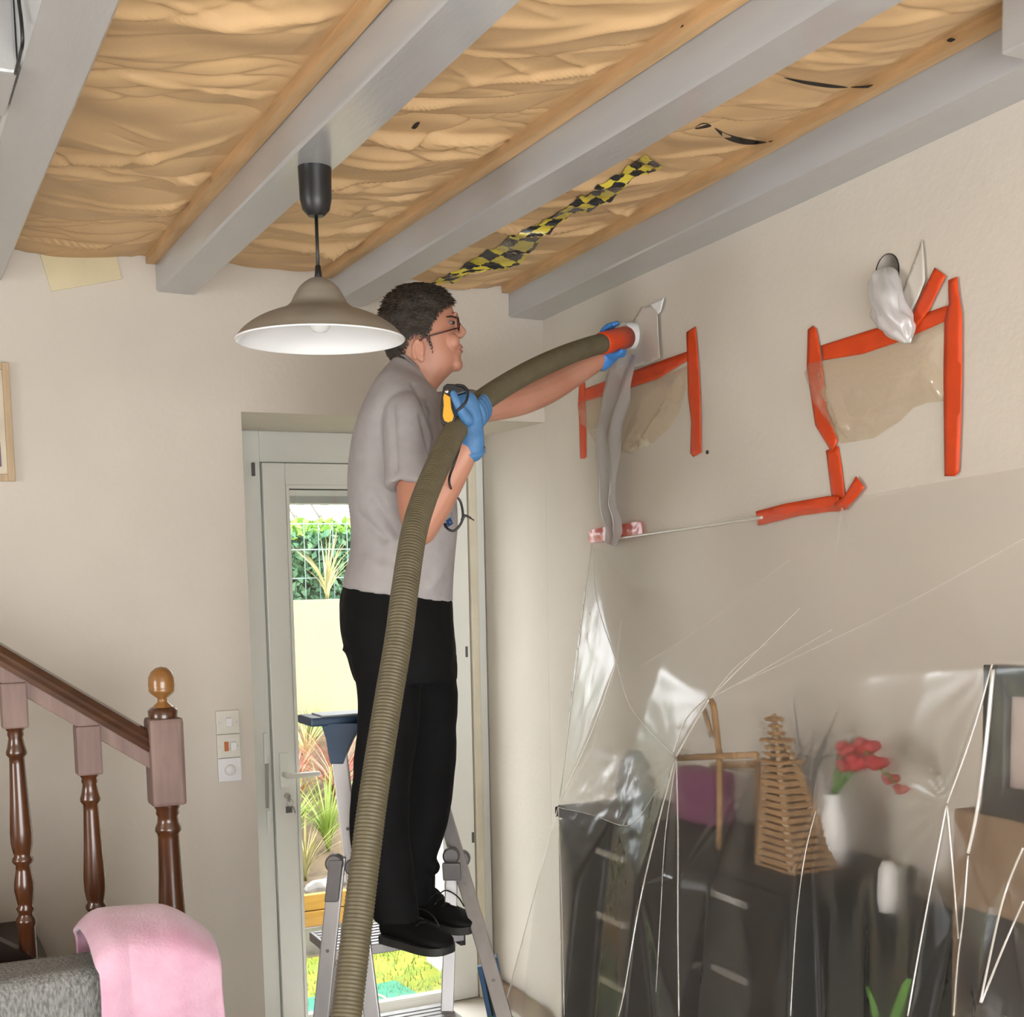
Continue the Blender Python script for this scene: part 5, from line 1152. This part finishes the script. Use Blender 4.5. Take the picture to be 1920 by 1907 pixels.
tussock(1.72, 6.75, .14, .40, 40, M['grass_blade'], 'grass_clump', 'short green clump at the left of the planted bed', 1.0, 21)
tussock(2.02, 6.8, .14, .45, 45, M['straw'], 'straw_grass', 'pale straw clump behind the orange planter', .9, 22)
tussock(2.05, 7.15, .25, .5, 45, M['grass_blade'], 'grass_clump', 'grass clump in the middle of the sloping bank', 1.0, 23)
tussock(2.35, 7.8, .62, .4, 45, M['straw'], 'straw_grass', 'pale straw clump high on the sloping bank', 1.0, 24)
tussock(2.25, 7.1, .22, .60, 50, M['grass_blade'], 'grass_clump', 'green grass clump right of the fresh clump outside', .9, 2)
tussock(2.15, 7.45, .40, .62, 60, M['redblade'], 'red_grass', 'reddish arching grass outside at handle height', 1.2, 3, .010)
tussock(2.45, 7.5, .42, .60, 50, M['redblade'], 'red_grass', 'second reddish grass clump further right outside', 1.2, 4, .010)
tussock(2.45, 8.0, .70, .35, 50, M['grass_blade'], 'grass_clump', 'low green clump at the foot of the garden wall', 1.1, 6)
tag(MB().prism([(1.2, 6.9, .1), (1.2, 8.19, .1), (1.2, 8.19, .8)], (2.6, 0, 0)).build('garden_bank', M['soil']), 'soil bank rising to the garden wall', 'bank')
zw = atY(600, 1125, 8.2)[2]; zh = atY(600, 990, 8.7)[2]
gw = tag(MB().box((-.5, 8.2, GZ), (6.5, 8.4, zw)).build('garden_wall', M['concrete']), 'pale concrete garden wall below the hedge', 'wall')
# hedge: leaf cards over a dense core
hd_ = thing('hedge', 'clipped green hedge above the garden wall behind wire fence', 'hedge', (2.6, 9.0, GZ))
MB().box((.3, 8.85, GZ), (5.2, 9.5, zh-.06)).build('core', M['hedge'], hd_)
def leaves(n, lo, hi, mat, name, size, seed):
    gg = np.random.default_rng(seed); mb = MB()
    for i in range(n):
        c_ = np.array([gg.uniform(lo[k], hi[k]) for k in range(3)]); u = gg.normal(size=3); u /= np.linalg.norm(u); w_ = np.cross(u, gg.normal(size=3)); w_ /= np.linalg.norm(w_); s_ = size*gg.uniform(.6, 1.3)
        mb.add([c_-u*s_, c_+w_*s_*.5, c_+u*s_, c_-w_*s_*.5], [(0, 1, 2, 3)])
    o = mb.build(name, mat, hd_); o['kind'] = 'stuff'; return o
leaves(9000, (1.4, 8.66, zw-.1), (4.0, 8.9, zh-.03), M['hedge'], 'foliage', .042, 1)
leaves(2600, (1.4, 8.68, zh-.08), (4.0, 9.4, zh+.06), M['hedge_top'], 'young_shoots', .036, 2)
fe = thing('wire_fence', 'pale welded wire fence in front of the hedge', 'fence', (2.6, 8.5, zw))
for i in range(24): x = 1.5+i*.1; MB().tube([(x, 8.5, zw), (x, 8.5, zw+.52)], .0035, 5).build('upright_wire', M['wire'], fe)
for z in (zw+.14, zw+.33, zw+.50): MB().tube([(1.4, 8.5, z), (3.9, 8.5, z)], .0045, 5).build('cross_wire', M['wire'], fe)
for x in (1.35, 3.95): MB().box((x-.025, 8.48, zw), (x+.025, 8.53, zw+.6)).build('post', M['wire'], fe)
tussock(2.72, 8.42, zw, .50, 28, M['straw'], 'straw_grass', 'dry straw-coloured grass on top of the garden wall', .8, 9, .012)
for i, (px, lab) in enumerate(((560, 'bare pale tree trunk left above the hedge'), (606, 'bare branching tree right above the hedge'))):
    b = atY(px, 990, 11.5); t = thing('bare_tree', lab, 'tree', (b[0], b[1], GZ))
    MB().tube([(b[0], b[1], GZ), (b[0]+.02, b[1], b[2]+.3), (b[0]-.03, b[1], b[2]+2)], [.05, .04, .02], 8).build('trunk', M['bark'], t, True)
    for k in range(5):
        z0 = b[2]+.05+k*.14; s_ = 1 if k % 2 else -1
        MB().tube([(b[0], b[1], z0), (b[0]+s_*.18, b[1], z0+.28), (b[0]+s_*.30, b[1]+.1, z0+.7)], [.014, .009, .004], 6).build('branch', M['bark'], t, True)
